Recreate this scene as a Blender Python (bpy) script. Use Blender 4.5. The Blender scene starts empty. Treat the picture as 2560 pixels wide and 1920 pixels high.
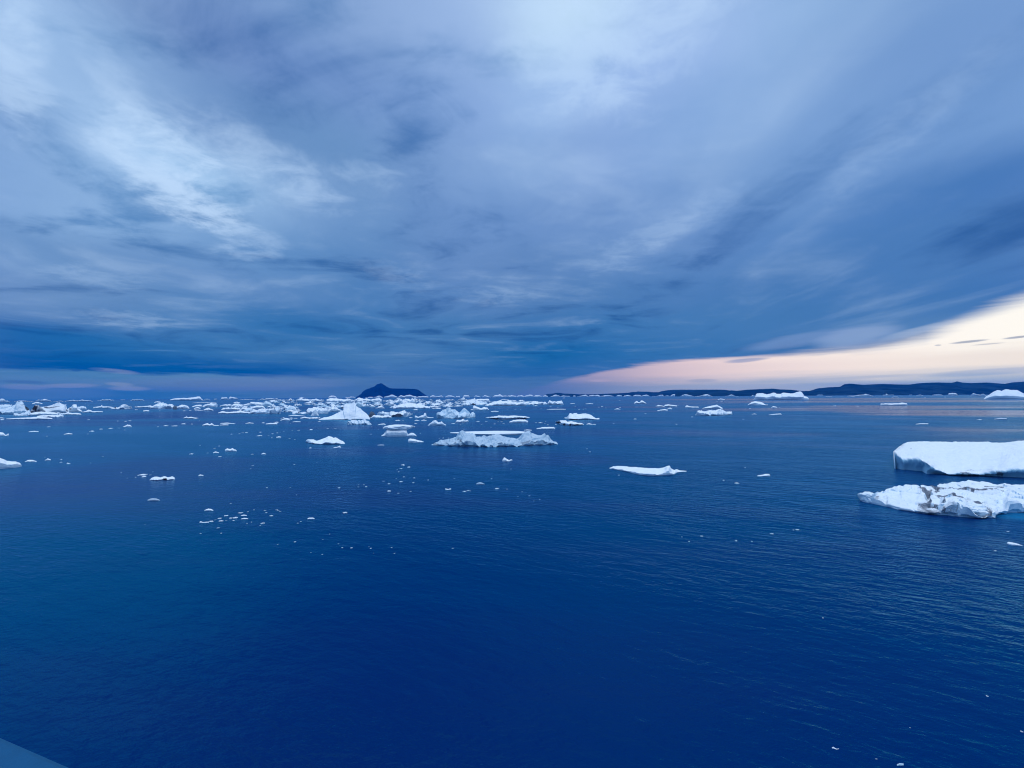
import bpy, math, random
import numpy as np
from mathutils import Vector, Matrix, noise as mnoise

random.seed(7)
S = bpy.context.scene
COL = S.collection
R = math.radians

# ------------------------------------------------------------------ camera
H = 15.0                       # eye height above the water, a passenger deck
F = 1036.0                     # focal length in pixels of the 2560 px wide photograph (wide phone lens)
PITCH, ROLL = math.atan(30.8 / F), -math.atan(0.006)
cam = bpy.data.cameras.new('camera'); co = bpy.data.objects.new('camera', cam); COL.objects.link(co)
cam.sensor_fit = 'HORIZONTAL'; cam.sensor_width = 36.0; cam.lens = 36.0 * F / 2560.0
cam.clip_start = 0.05; cam.clip_end = 200000
MR = Matrix.Rotation(math.pi / 2 + PITCH, 3, 'X') @ Matrix.Rotation(ROLL, 3, 'Z')
co.matrix_world = Matrix.Translation((0, 0, H)) @ MR.to_4x4()
S.camera = co

def ray(x, y):
    """a point of the photograph -> (sideways, up) per metre of depth"""
    d = MR @ Vector(((x - 1280) / F, (960 - y) / F, -1))
    return d.x / d.y, d.z / d.y

def on_water(x, y):
    a, s = ray(x, y); s = min(s, -0.0022); Y = -H / s
    return a * Y, Y

# crops the outlines were read in: origin and scale in photograph pixels
Z = 360 / 2212
CROP = {'a': (0, 960, Z), 'b': (340, 960, Z), 'c': (680, 960, Z), 'd': (1020, 960, Z), 'e': (1360, 960, Z), 'f': (1700, 960, Z),
        'g': (2040, 940, 520 / 2212), 'k': (340, 1180, 520 / 2212), 'l': (840, 1120, 520 / 2212), 'm': (1360, 1120, 600 / 2212),
        'n': (1900, 1300, 660 / 2212), 'o': (1900, 1500, 660 / 2212), 'p': (0, 0, 1.0)}
def pix(c, x, y):
    ox, oy, s = CROP[c]; return ox + x * s, oy + y * s

# ------------------------------------------------------------------ node helpers
def nd(nt, typ, **kw):
    n = nt.nodes.new(typ)
    for k, v in kw.items(): setattr(n, k, v)
    return n
def put(nt, sock, v):
    if hasattr(v, 'is_output') or hasattr(v, 'links'): nt.links.new(v, sock)
    else: sock.default_value = v
def mth(nt, op, a, b=None, c=None, clamp=False):
    n = nd(nt, 'ShaderNodeMath', operation=op, use_clamp=clamp)
    put(nt, n.inputs[0], a)
    if b is not None: put(nt, n.inputs[1], b)
    if c is not None: put(nt, n.inputs[2], c)
    return n.outputs[0]
def sstep(nt, x, a, b, oa=0.0, ob=1.0):
    n = nd(nt, 'ShaderNodeMapRange', interpolation_type='SMOOTHSTEP')
    put(nt, n.inputs['Value'], x); put(nt, n.inputs['From Min'], a); put(nt, n.inputs['From Max'], b)
    put(nt, n.inputs['To Min'], oa); put(nt, n.inputs['To Max'], ob)
    return n.outputs['Result']
def mixc(nt, f, a, b, mode='MIX'):
    n = nd(nt, 'ShaderNodeMix', data_type='RGBA', blend_type=mode)
    put(nt, n.inputs[0], f); put(nt, n.inputs[6], a); put(nt, n.inputs[7], b)
    return n.outputs[2]
def comb(nt, x, y, z):
    n = nd(nt, 'ShaderNodeCombineXYZ')
    for i, v in enumerate((x, y, z)): put(nt, n.inputs[i], v)
    return n.outputs[0]
def noise(nt, vec, scale, detail=4, rough=0.5, dist=0.0):
    n = nd(nt, 'ShaderNodeTexNoise'); n.noise_dimensions = '3D'
    put(nt, n.inputs['Vector'], vec); n.inputs['Scale'].default_value = scale; n.inputs['Detail'].default_value = detail
    n.inputs['Roughness'].default_value = rough; n.inputs['Distortion'].default_value = dist
    return n.outputs[0]
def lin(hexs):
    v = [int(hexs[i:i + 2], 16) / 255 for i in (0, 2, 4)]
    return tuple(c / 12.92 if c <= 0.04045 else ((c + 0.055) / 1.055) ** 2.4 for c in v) + (1.0,)

# ------------------------------------------------------------------ sky
W = bpy.data.worlds.new('World'); S.world = W; W.use_nodes = True
nt = W.node_tree; nt.nodes.clear()
SUN_EL, SUN_AZ = 66.0, 160.0     # high soft light through the cloud, behind the ship
tc = nd(nt, 'ShaderNodeTexCoord'); sx = nd(nt, 'ShaderNodeSeparateXYZ'); nt.links.new(tc.outputs['Generated'], sx.inputs[0])
dx, dy, dz = sx.outputs
az = mth(nt, 'MULTIPLY', mth(nt, 'ARCTAN2', dx, dy), 180 / math.pi)          # degrees, 0 = straight ahead, right is plus
el = mth(nt, 'MULTIPLY', mth(nt, 'ARCSINE', dz), 180 / math.pi)
zc = mth(nt, 'ADD', mth(nt, 'MAXIMUM', dz, 0.0), 0.07)                       # the cloud deck is a plane overhead
px_, py_ = mth(nt, 'DIVIDE', dx, zc), mth(nt, 'DIVIDE', dy, zc)
A0 = R(4.0)                                                                  # the bands run towards this bearing
qx = mth(nt, 'SUBTRACT', mth(nt, 'MULTIPLY', px_, math.cos(A0)), mth(nt, 'MULTIPLY', py_, math.sin(A0)))
qy = mth(nt, 'ADD', mth(nt, 'MULTIPLY', px_, math.sin(A0)), mth(nt, 'MULTIPLY', py_, math.cos(A0)))
q = comb(nt, qx, mth(nt, 'MULTIPLY', qy, 0.55), 0.0)
w1 = mth(nt, 'SUBTRACT', noise(nt, q, 1.3, 5, 0.55), 0.5)
q2 = comb(nt, mth(nt, 'ADD', qx, 7.3), mth(nt, 'MULTIPLY', mth(nt, 'ADD', qy, 3.1), 0.55), 4.0)
w2 = mth(nt, 'SUBTRACT', noise(nt, q2, 1.2, 5, 0.55), 0.5)
elfade = sstep(nt, el, 0.0, 25.0, 0.12, 1.0)
azw = mth(nt, 'ADD', az, mth(nt, 'MULTIPLY', w1, 11.0))
elw = mth(nt, 'ADD', el, mth(nt, 'MULTIPLY', mth(nt, 'MULTIPLY', w2, 11.0), elfade))
azn = mth(nt, 'ADD', mth(nt, 'DIVIDE', azw, 360.0), 0.5)
AZ = [-52, -44, -36, -28, -20, -12, -4, 4, 12, 20, 28, 36, 44, 52]
ROWS = [
 (0.9, '2a6db1 306fb2 3470b3 4875b6 4272b4 3f70b4 4272b5 4a75b5 4a75b5 4a75b5 4a75b5 4a75b5 4a75b5 4a75b5'),
 (2.35, '3f78b8 4c7fbb 4c7eb9 487ab7 4a76b6 4272b4 3d70b4 4072b4 4673b5 3f70b5 3f70b5 4072b6 4473b8 4473b8'),
 (3.0, '0055a6 0358a8 0558a8 0f5aaa 3a6eb3 3d70b5 2e69b1 2463ae 386cb3 3a6fb4 3d70b5 4072b6 4473b8 4473b8'),
 (5.5, '0c5aab 2667b1 3a70b6 3a6fb4 4675b6 4a76b8 2c68b0 1460ac 2264af 366db4 3d70b6 4a76ba 5a80bd 4876ba'),
 (9.0, '6c8cc8 6487c4 4476ba 2766b0 3c70b6 4675b8 4272b6 366bb3 386eb5 4273b8 4474b8 4473b8 4572b8 3f6eb8'),
 (13., '6e90cc 6a8cc8 6689c8 5c82c2 4876ba 5a80c2 567cbe 5078ba 5179bc 4e78bc 4c76bb 4874ba 4a75bc 5078bc'),
 (18., '82a2da 90b2e4 7497d2 5e86c6 5c82c2 6384c4 6686c6 5a7dbe 6688c8 6c8ccc 5f83c6 577fc4 5079c0 3f6db8'),
 (24., '7f9cd6 accef6 a8ccf4 7494d0 6c8eca 6888c8 6c8ccc 6d8ccc 6a8acb 7392d2 7291d2 6a8bcf 6486cc 6a8cd0'),
 (30., 'a4c4f0 8fb0e2 6c8ac8 688ac6 6a8cc8 7693d0 7f9cd8 82a0da 88a4de 84a2de 7e9cdc 7a98d8 6a8ace 6b8ace'),
 (36., 'a8c6f0 7f98d0 7089c8 6f8bcb 7490cf 7d99d6 8aa6e0 96b6ea 9cbaee 94b0ea 90ace6 809fdc 6f8fd0 6f8ed0'),
 (43., 'b8d4f5 b0c8f0 8098d0 7f9ad4 8aa4da 93aee2 9db9ea bcdaf8 c0def8 a2bff0 8fabe4 7f9cd8 7490d0 7490d0'),
]
def ramp(stops, fac, interp='B_SPLINE'):
    n = nd(nt, 'ShaderNodeValToRGB'); cr = n.color_ramp; cr.interpolation = interp
    stops = sorted(stops)
    while len(cr.elements) < len(stops): cr.elements.new(0.5)
    for e, (p, c) in zip(cr.elements, stops): e.position = p; e.color = c
    put(nt, n.inputs[0], fac); return n.outputs[0]
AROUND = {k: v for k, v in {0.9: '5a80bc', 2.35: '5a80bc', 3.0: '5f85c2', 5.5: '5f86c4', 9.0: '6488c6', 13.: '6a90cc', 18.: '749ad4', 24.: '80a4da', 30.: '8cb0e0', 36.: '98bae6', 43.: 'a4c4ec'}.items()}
out = None; last = None
for e0, txt in ROWS:
    cs = []
    for a_, t in zip(AZ, txt.split()):
        rgb = [int(t[i:i + 2], 16) for i in (0, 2, 4)]; up = 9 if (a_ >= 28 and e0 >= 20) else 0
        rgb = [rgb[0] + up, rgb[1] + int((7 if e0 > 5 else 4) * min(1, max(0, (0xb0 - rgb[0]) / 0x30))) + up, rgb[2] - 2 + up // 2]
        cs.append(lin('%02x%02x%02x' % tuple(min(v, 255) for v in rgb)))
    st = [((a + 180) / 360, c) for a, c in zip(AZ, cs)]
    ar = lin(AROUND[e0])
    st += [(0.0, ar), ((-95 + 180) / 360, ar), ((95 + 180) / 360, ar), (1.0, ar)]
    c = ramp(st, azn)
    out = c if out is None else mixc(nt, sstep(nt, elw, last, e0), out, c)
    last = e0
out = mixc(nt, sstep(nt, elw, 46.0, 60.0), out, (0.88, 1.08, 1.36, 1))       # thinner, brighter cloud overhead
# streaks and wisps of the deck: deeper cloud is darker and bluer
nc_ = noise(nt, comb(nt, qx, mth(nt, 'MULTIPLY', qy, 1.35), 9.0), 1.0, 6, 0.5, 0.9)
nr_ = noise(nt, comb(nt, mth(nt, 'MULTIPLY', qx, 1.35), mth(nt, 'MULTIPLY', qy, 0.38), 13.0), 1.15, 6, 0.5, 0.45)
side = sstep(nt, mth(nt, 'SUBTRACT', az, 4.0), 6.0, 34.0)
n1 = mth(nt, 'ADD', mth(nt, 'MULTIPLY', nc_, mth(nt, 'SUBTRACT', 1.0, side)), mth(nt, 'MULTIPLY', nr_, side))
n2 = noise(nt, comb(nt, qx, mth(nt, 'MULTIPLY', qy, 1.2), 2.0), 4.0, 9, 0.64, 0.6)
lit = sstep(nt, el, 3.0, 20.0, 0.3, 1.0)
d1 = mth(nt, 'MULTIPLY', mth(nt, 'MULTIPLY', mth(nt, 'SUBTRACT', n1, 0.5), 1.75), sstep(nt, el, 1.0, 10.0, 0.3, 1.0))
d2 = mth(nt, 'MULTIPLY', mth(nt, 'MULTIPLY', mth(nt, 'SUBTRACT', n2, 0.5), mth(nt, 'SUBTRACT', 0.62, mth(nt, 'MULTIPLY', side, 0.30))), lit)
ds = mth(nt, 'ADD', d1, d2)
thick = mixc(nt, 1.0, out, (0.36, 0.56, 0.72, 1), 'MULTIPLY')
deck = mixc(nt, sstep(nt, ds, 0.0, -0.42, 0.0, 0.95), out, thick)
deck = mixc(nt, sstep(nt, ds, 0.0, 0.60, 0.0, 0.30), deck, (0.52, 0.70, 0.95, 1))
n3 = noise(nt, comb(nt, qx, mth(nt, 'MULTIPLY', qy, 1.15), 21.0), 5.2, 9, 0.64, 0.35)
for (x, y, rx, ry, sl, stg) in [(430, 430, 205, 100, .30, .85), (30, 130, 130, 170, .5, .6), (290, 200, 130, 60, .5, .3), (1520, 30, 300, 170, 0, .6), (610, 600, 110, 50, 0, .32), (930, 440, 110, 30, 0, .26), (650, 410, 250, 70, .25, .42), (1640, 590, 200, 45, -.35, .2), (230, 690, 150, 28, 0, .2), (330, 800, 140, 24, 0, .2), (1250, 740, 120, 26, 0, .15), (1000, 690, 110, 28, .2, .15), (2250, 330, 240, 70, -.5, .14)]:
    a_, e_ = (lambda d: (math.degrees(math.atan2(d.x, d.y)), math.degrees(math.asin(d.z))))((MR @ Vector(((x - 1280) / F, (960 - y) / F, -1))).normalized())
    ca = math.cos(R(a_)); drx = math.degrees(rx / F) * ca * ca; dry = math.degrees(ry / F) * ca   # thin places where the cloud lets light through
    da = mth(nt, 'SUBTRACT', az, a_); de = mth(nt, 'ADD', mth(nt, 'SUBTRACT', el, e_), mth(nt, 'MULTIPLY', da, sl))
    r2 = mth(nt, 'ADD', mth(nt, 'POWER', mth(nt, 'ABSOLUTE', mth(nt, 'DIVIDE', da, drx)), 2.0), mth(nt, 'POWER', mth(nt, 'ABSOLUTE', mth(nt, 'DIVIDE', de, dry)), 2.0))
    f_ = mth(nt, 'MULTIPLY', sstep(nt, r2, 2.2, 0.0), sstep(nt, mth(nt, 'ADD', n3, sstep(nt, r2, 1.6, 0.0, -0.10, 0.10)), 0.40, 0.72, 0.0, stg))
    deck = mixc(nt, f_, deck, (0.54, 0.73, 0.99, 1))
# open strip of evening sky under the edge of the deck
nstr = mth(nt, 'SUBTRACT', noise(nt, comb(nt, mth(nt, 'MULTIPLY', az, 0.055), mth(nt, 'MULTIPLY', el, 0.55), 0.0), 1.3, 7, 0.62, 0.6), 0.5)
nst2 = mth(nt, 'SUBTRACT', noise(nt, comb(nt, mth(nt, 'MULTIPLY', az, 0.10), mth(nt, 'MULTIPLY', el, 1.6), 5.0), 1.0, 4, 0.5), 0.5)
elb_pts = [(-180, 0), (-60, -2), (-4, -1.0), (1, 0.6), (4.7, 1.5), (9, 2.7), (14, 3.6), (23.7, 4.4), (35.7, 4.8), (41.6, 4.95), (45, 5.6), (47.6, 6.8), (51, 8.1), (60, 10.5), (80, 12), (115, 10), (150, 0), (180, 0)]
elb = mth(nt, 'SUBTRACT', mth(nt, 'MULTIPLY', ramp([((a + 180) / 360, ((v + 4) / 20,) * 3 + (1,)) for a, v in elb_pts], mth(nt, 'ADD', mth(nt, 'DIVIDE', az, 360.0), 0.5), 'LINEAR'), 20.0), 4.0)
dd = mth(nt, 'SUBTRACT', mth(nt, 'ADD', elb, mth(nt, 'MULTIPLY', nstr, 1.9)), el)
soft = sstep(nt, az, 20.0, 52.0, 0.32, 1.1)
clear = sstep(nt, dd, mth(nt, 'MULTIPLY', soft, -1.0), soft)
aznr = mth(nt, 'ADD', mth(nt, 'DIVIDE', az, 360.0), 0.5)
def crow(txt, ends):
    a = [-4, 4, 12, 20, 28, 36, 44, 52]
    return ramp([((x + 180) / 360, lin(t)) for x, t in zip(a, txt.split())] + [(0.0, lin(ends[0])), ((-15 + 180) / 360, lin(ends[0])), ((100 + 180) / 360, lin(ends[1])), (1.0, lin(ends[0]))], aznr)
ce = mth(nt, 'ADD', el, mth(nt, 'MULTIPLY', nst2, 1.2))
c1 = crow('3f70b4 4a76b7 6a88bb 8a9fc6 98abcc 97adcf 90abcf 90abce', ('4a75b5', 'a4b9d8'))
c2 = crow('4874b5 6a80ba a09cc0 cebccc e2d0d6 eedfdf f3e8e2 e8e2e0', ('4a75b5', 'ffeede'))
c3 = crow('5a7ab8 8088ba b8a6c4 dcc4d0 f2dcdc fdf0ea fef8f2 fffdf6', ('4a75b5', 'fff8ee'))
cc = mixc(nt, sstep(nt, ce, 0.9, 3.0), c1, c2); cc = mixc(nt, sstep(nt, ce, 3.2, 5.2), cc, c3)
sky = mixc(nt, clear, deck, cc)
# separate small clouds seen near the skyline: bearing, height, half width, half height (degrees), slant, colour, strength
def to_azel(x, y):
    d = MR @ Vector(((x - 1280) / F, (960 - y) / F, -1)); d.normalize()
    return math.degrees(math.atan2(d.x, d.y)), math.degrees(math.asin(d.z))
LENS = [(120, 985, 190, 15, .02, '5a84bc', .45), (120, 958, 230, 22, .05, '5a86be', .45), (300, 961, 36, 5, .06, '8b9fc6', .5), (325, 971, 52, 6, .02, '93a4c8', .5), (175, 964, 75, 6, -.03, '7d92c4', .65), (60, 967, 70, 7, .02, '7890c2', .6), (290, 928, 60, 6, .10, '7a92c4', .6),
        (600, 958, 300, 20, -.02, '6a86be', .5), (60, 955, 60, 4, .03, '3c6cb0', .6), (200, 918, 17, 5, 0, '0f5aa8', .8), (240, 923, 22, 3, .05, '2a65ae', .8), (190, 926, 14, 3, 0, '1f60aa', .8), (270, 929, 25, 2.5, .05, '3c6cb0', .7),
        (2422, 854, 48, 3, -.05, '7d8fb0', .85), (2545, 843, 40, 3, -.06, '7d8fb0', .85), (2470, 860, 40, 2, -.03, 'a9b0c0', .7), (2345, 863, 9, 2, 0, '9aa6be', .7), (2470, 930, 170, 9, -.045, '8aa6d0', .6), (2150, 944, 160, 4, -.03, 'a2b2d0', .6), (1755, 952, 40, 5, 0, '8b9dc4', .6), (1500, 952, 30, 3, 0, 'a8a2c4', .6), (1640, 950, 16, 2, 0, 'b0a8c6', .6),
        (2140, 840, 110, 24, -.13, '92acd6', .75), (2000, 850, 150, 16, -.12, '7f9dce', .55), (2170, 858, 90, 9, -.08, '7d9ac8', .6), (2290, 828, 90, 10, -.22, 'a8bcdc', .55), (1870, 895, 75, 6, -.06, 'c9c2d2', .7), (1866, 901, 55, 5, -.05, '7f94c2', .8)]
for (x, y, rx, ry, sl, colr, stg) in LENS:
    a_, e_ = to_azel(x, y); ca = math.cos(R(a_))
    drx = math.degrees(rx / F) * ca * ca; dry = math.degrees(ry / F) * ca
    da = mth(nt, 'SUBTRACT', az, a_)
    de = mth(nt, 'SUBTRACT', mth(nt, 'ADD', mth(nt, 'SUBTRACT', el, e_), mth(nt, 'MULTIPLY', da, sl)), mth(nt, 'MULTIPLY', nst2, dry * 0.9))
    r2 = mth(nt, 'ADD', mth(nt, 'POWER', mth(nt, 'ABSOLUTE', mth(nt, 'DIVIDE', da, drx)), 2.0), mth(nt, 'POWER', mth(nt, 'ABSOLUTE', mth(nt, 'DIVIDE', de, dry)), 2.0))
    sky = mixc(nt, sstep(nt, r2, 1.5, 0.15, 0.0, stg * 0.85), sky, lin(colr))
HAZE, HTOP, HCOL = 4.0e-5, 430.0, (0.012, 0.13, 0.52, 1)
tan_el = mth(nt, 'TANGENT', mth(nt, 'MULTIPLY', mth(nt, 'MAXIMUM', el, 0.05), math.pi / 180))
path = mth(nt, 'MINIMUM', mth(nt, 'DIVIDE', HTOP - H, tan_el), 17500.0)
T_ = mth(nt, 'POWER', math.e, mth(nt, 'MULTIPLY', path, -HAZE))          # what the thin air between lets through
far = nd(nt, 'ShaderNodeMix', data_type='RGBA', blend_type='SUBTRACT'); far.inputs[0].default_value = 1.0
nt.links.new(sky, far.inputs[6]); nt.links.new(mixc(nt, mth(nt, 'SUBTRACT', 1.0, T_), (0, 0, 0, 1), HCOL), far.inputs[7])
dv = nd(nt, 'ShaderNodeMix', data_type='RGBA', blend_type='DIVIDE'); dv.inputs[0].default_value = 1.0
nt.links.new(far.outputs[2], dv.inputs[6]); nt.links.new(T_, dv.inputs[7])
sky = mixc(nt, 1.0, dv.outputs[2], (0, 0, 0, 1), 'LIGHTEN')
nish = nd(nt, 'ShaderNodeTexSky'); nish.sky_type = 'NISHITA'; nish.sun_disc = False
nish.sun_elevation = R(SUN_EL); nish.sun_rotation = R(SUN_AZ)
hi = mth(nt, 'MULTIPLY', sstep(nt, el, 50.0, 80.0), 1.0)
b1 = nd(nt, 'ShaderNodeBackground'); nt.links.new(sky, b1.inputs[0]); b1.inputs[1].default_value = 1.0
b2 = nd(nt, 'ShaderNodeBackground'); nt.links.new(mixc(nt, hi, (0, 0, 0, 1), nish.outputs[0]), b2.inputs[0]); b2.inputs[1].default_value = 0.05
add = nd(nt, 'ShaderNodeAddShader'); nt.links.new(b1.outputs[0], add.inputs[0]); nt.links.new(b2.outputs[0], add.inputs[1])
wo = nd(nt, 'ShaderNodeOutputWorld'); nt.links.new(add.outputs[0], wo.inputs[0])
try: W.cycles.sampling_method = 'MANUAL'; W.cycles.sample_map_resolution = 512
except Exception: pass

sl = bpy.data.lights.new('sun', 'SUN'); so = bpy.data.objects.new('sun', sl); COL.objects.link(so)
sl.energy = 0.85; sl.angle = R(22); sl.color = (0.86, 0.93, 1.0)
sa, se = R(SUN_AZ), R(SUN_EL)
so.rotation_euler = Vector((math.sin(sa) * math.cos(se), math.cos(sa) * math.cos(se), math.sin(se))).to_track_quat('Z', 'Y').to_euler()

S.view_settings.view_transform = 'Standard'; S.view_settings.look = 'None'; S.view_settings.exposure = 0.0; S.view_settings.gamma = 1.0

# ------------------------------------------------------------------ materials
def new_mat(name):
    m = bpy.data.materials.new(name); m.use_nodes = True
    t = m.node_tree; t.nodes.clear()
    b = nd(t, 'ShaderNodeBsdfPrincipled'); o = nd(t, 'ShaderNodeOutputMaterial'); t.links.new(b.outputs[0], o.inputs[0])
    return m, t, b

def make_ice(name):
    """snow on what lies flat, bare ice on what is steep; the mesh attribute "wear" adds dirt (red, also the painted dark of hollows and undercuts), blue ice (green), wetness (blue)"""
    m, t, b = new_mat(name)
    geo = nd(t, 'ShaderNodeNewGeometry'); tcn = nd(t, 'ShaderNodeTexCoord')
    at = nd(t, 'ShaderNodeAttribute', attribute_name='wear'); ws = nd(t, 'ShaderNodeSeparateColor'); t.links.new(at.outputs['Color'], ws.inputs[0])
    P = tcn.outputs['Object']
    nz = nd(t, 'ShaderNodeSeparateXYZ'); t.links.new(geo.outputs['Normal'], nz.inputs[0])
    na = noise(t, P, 1.1, 6, 0.6, 0.3); nb = noise(t, P, 6.0, 5, 0.6)
    st = sstep(t, mth(t, 'ADD', nz.outputs[2], mth(t, 'MULTIPLY', mth(t, 'SUBTRACT', na, 0.5), 0.7)), 0.15, 0.72)
    snow = mixc(t, sstep(t, nb, 0.35, 0.75), (0.86, 0.905, 0.95, 1), (0.80, 0.86, 0.93, 1))
    snow = mixc(t, sstep(t, na, 0.52, 0.70, 0.0, 0.5), snow, (0.70, 0.80, 0.91, 1))
    bare = mixc(t, sstep(t, na, 0.35, 0.65), (0.42, 0.62, 0.78, 1), (0.64, 0.79, 0.90, 1))
    c = mixc(t, st, bare, snow)
    c = mixc(t, mth(t, 'MULTIPLY', ws.outputs[1], sstep(t, na, 0.3, 0.6, 0.6, 1.0), clamp=True), c, (0.17, 0.48, 0.68, 1))
    nc = noise(t, P, 3.4, 8, 0.72, 2.4)
    dm = sstep(t, mth(t, 'SUBTRACT', mth(t, 'ADD', mth(t, 'MULTIPLY', ws.outputs[0], 1.45), mth(t, 'MULTIPLY', mth(t, 'SUBTRACT', nc, 0.5), 1.5)), 0.5), 0.0, 0.42, 0.0, 0.92)
    c = mixc(t, mth(t, 'MULTIPLY', dm, sstep(t, ws.outputs[0], 0.02, 0.12)), c, (0.075, 0.095, 0.145, 1))
    c = mixc(t, sstep(t, mth(t, 'ADD', ws.outputs[0], mth(t, 'MULTIPLY', mth(t, 'SUBTRACT', nc, 0.5), 0.8)), 0.72, 0.95), c, (0.016, 0.020, 0.040, 1))
    c = mixc(t, ws.outputs[2], c, (0.30, 0.42, 0.55, 1))
    t.links.new(c, b.inputs['Base Color'])
    b.inputs['Roughness'].default_value = 0.75; b.inputs['IOR'].default_value = 1.31; b.inputs['Specular IOR Level'].default_value = 0.3
    bp = nd(t, 'ShaderNodeBump'); bp.inputs['Strength'].default_value = 0.7; bp.inputs['Distance'].default_value = 0.2
    t.links.new(mth(t, 'ADD', noise(t, P, 1.6, 8, 0.62, 0.2), mth(t, 'MULTIPLY', nb, 0.2)), bp.inputs['Height']); t.links.new(bp.outputs[0], b.inputs['Normal'])
    return m
ICE = make_ice('snowy ice')

def make_water():
    m = bpy.data.materials.new('sea water'); m.use_nodes = True; t = m.node_tree; t.nodes.clear()
    geo = nd(t, 'ShaderNodeNewGeometry'); P = geo.outputs['Position']
    s = nd(t, 'ShaderNodeSeparateXYZ'); t.links.new(P, s.inputs[0]); X, Y = s.outputs[0], s.outputs[1]
    def rot(ang, kx, ky, z=0.0):
        c_, s_ = math.cos(R(ang)), math.sin(R(ang))
        u = mth(t, 'ADD', mth(t, 'MULTIPLY', X, c_ * kx), mth(t, 'MULTIPLY', Y, s_ * kx))
        v = mth(t, 'SUBTRACT', mth(t, 'MULTIPLY', Y, c_ * ky), mth(t, 'MULTIPLY', X, s_ * ky))
        return comb(t, u, v, z)
    r1 = noise(t, rot(-22, 0.55, 1.35), 1.0, 4, 0.55, 0.3)          # ripples about a metre apart
    r2 = noise(t, rot(14, 1.5, 3.2, 3.0), 1.0, 3, 0.5, 0.2)          # small ripples on them
    r3 = noise(t, rot(-30, 0.10, 0.20, 6.0), 1.0, 3, 0.5)            # slow swell
    calm = noise(t, rot(-7, 0.0035, 0.014, 1.0), 1.0, 6, 0.55, 0.5)  # slicks and ruffled patches
    ruf = sstep(t, calm, 0.30, 0.54, 0.35, 1.0)
    sn = noise(t, rot(0, 0.004, 0.03, 8.0), 1.0, 5, 0.6, 0.4)
    for (x_, y_, rx_, ry_, k_) in ((2520, 1034, 360, 11, 1.0), (2300, 1003, 620, 3.2, .9), (2250, 1018, 300, 5, .9), (2480, 1076, 130, 3, .45), (2520, 1100, 150, 4, .3), (2050, 998, 420, 2.5, .8), (2000, 1024, 300, 4, .6), (1250, 1150, 260, 22, .3), (850, 1130, 200, 14, .3), (150, 1050, 260, 30, .45), (880, 1070, 170, 5, .4), (300, 1190, 300, 50, .35)):
        cx_, cy_ = on_water(x_, y_); ya = on_water(x_, y_ + ry_)[1]; yb_ = on_water(x_, y_ - ry_)[1]; hx = rx_ / F * cy_; hy = (yb_ - ya) * .5; cy_ = (ya + yb_) * .5   # glassy slicks
        q_ = mth(t, 'ADD', mth(t, 'POWER', mth(t, 'ABSOLUTE', mth(t, 'DIVIDE', mth(t, 'SUBTRACT', X, cx_), hx)), 2.0), mth(t, 'POWER', mth(t, 'ABSOLUTE', mth(t, 'DIVIDE', mth(t, 'SUBTRACT', Y, cy_), hy)), 2.0))
        ruf = mth(t, 'MULTIPLY', ruf, sstep(t, mth(t, 'ADD', q_, mth(t, 'MULTIPLY', mth(t, 'SUBTRACT', sn, 0.5), 3.6)), 0.2, 1.5, 1.0 - k_, 1.0))
    h = mth(t, 'ADD', mth(t, 'MULTIPLY', mth(t, 'ADD', mth(t, 'MULTIPLY', r1, 0.21), mth(t, 'MULTIPLY', r2, 0.06)), mth(t, 'MULTIPLY', mth(t, 'ADD', mth(t, 'MULTIPLY', ruf, 0.75), 0.25), sstep(t, noise(t, rot(-18, 0.018, 0.045, 14.0), 1.0, 4, 0.55, 0.5), 0.32, 0.66, 0.45, 1.35))), mth(t, 'MULTIPLY', r3, 0.35))
    bp = nd(t, 'ShaderNodeBump'); bp.inputs['Strength'].default_value = 1.0; bp.inputs['Distance'].default_value = 1.0
    t.links.new(h, bp.inputs['Height'])
    # shallow ice lies under the surface beside the near floe: the water there is turquoise
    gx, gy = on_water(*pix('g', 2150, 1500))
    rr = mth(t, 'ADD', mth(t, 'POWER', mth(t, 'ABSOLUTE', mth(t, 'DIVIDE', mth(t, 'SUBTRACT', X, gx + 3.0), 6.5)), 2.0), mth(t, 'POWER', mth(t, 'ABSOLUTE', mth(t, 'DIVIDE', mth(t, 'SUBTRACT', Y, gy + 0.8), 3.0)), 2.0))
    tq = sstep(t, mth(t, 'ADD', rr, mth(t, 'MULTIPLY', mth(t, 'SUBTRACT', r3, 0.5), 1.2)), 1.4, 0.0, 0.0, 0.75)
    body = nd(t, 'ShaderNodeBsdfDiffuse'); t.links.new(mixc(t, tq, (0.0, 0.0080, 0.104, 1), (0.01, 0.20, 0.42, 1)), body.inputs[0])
    gl = nd(t, 'ShaderNodeBsdfGlossy'); gl.distribution = 'GGX'; FRT = True
    t.links.new(mth(t, 'ADD', mth(t, 'MULTIPLY', ruf, 0.18), 0.08), gl.inputs['Roughness'])
    fr = nd(t, 'ShaderNodeFresnel'); fr.inputs['IOR'].default_value = 1.333
    for n_ in (body, gl, fr): t.links.new(bp.outputs[0], n_.inputs['Normal'])
    ruffled = mixc(t, sstep(t, fr.outputs[0], 0.16, 0.56), (0.03, 0.87, 1.0, 1), (0.30, 0.74, 1.0, 1))
    t.links.new(mixc(t, ruf, (0.76, 0.87, 1.0, 1), ruffled), gl.inputs[0])
    mx = nd(t, 'ShaderNodeMixShader'); t.links.new(mth(t, 'MINIMUM', fr.outputs[0], 0.6), mx.inputs[0]); t.links.new(body.outputs[0], mx.inputs[1]); t.links.new(gl.outputs[0], mx.inputs[2])
    o = nd(t, 'ShaderNodeOutputMaterial'); t.links.new(mx.outputs[0], o.inputs[0])
    return m

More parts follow.
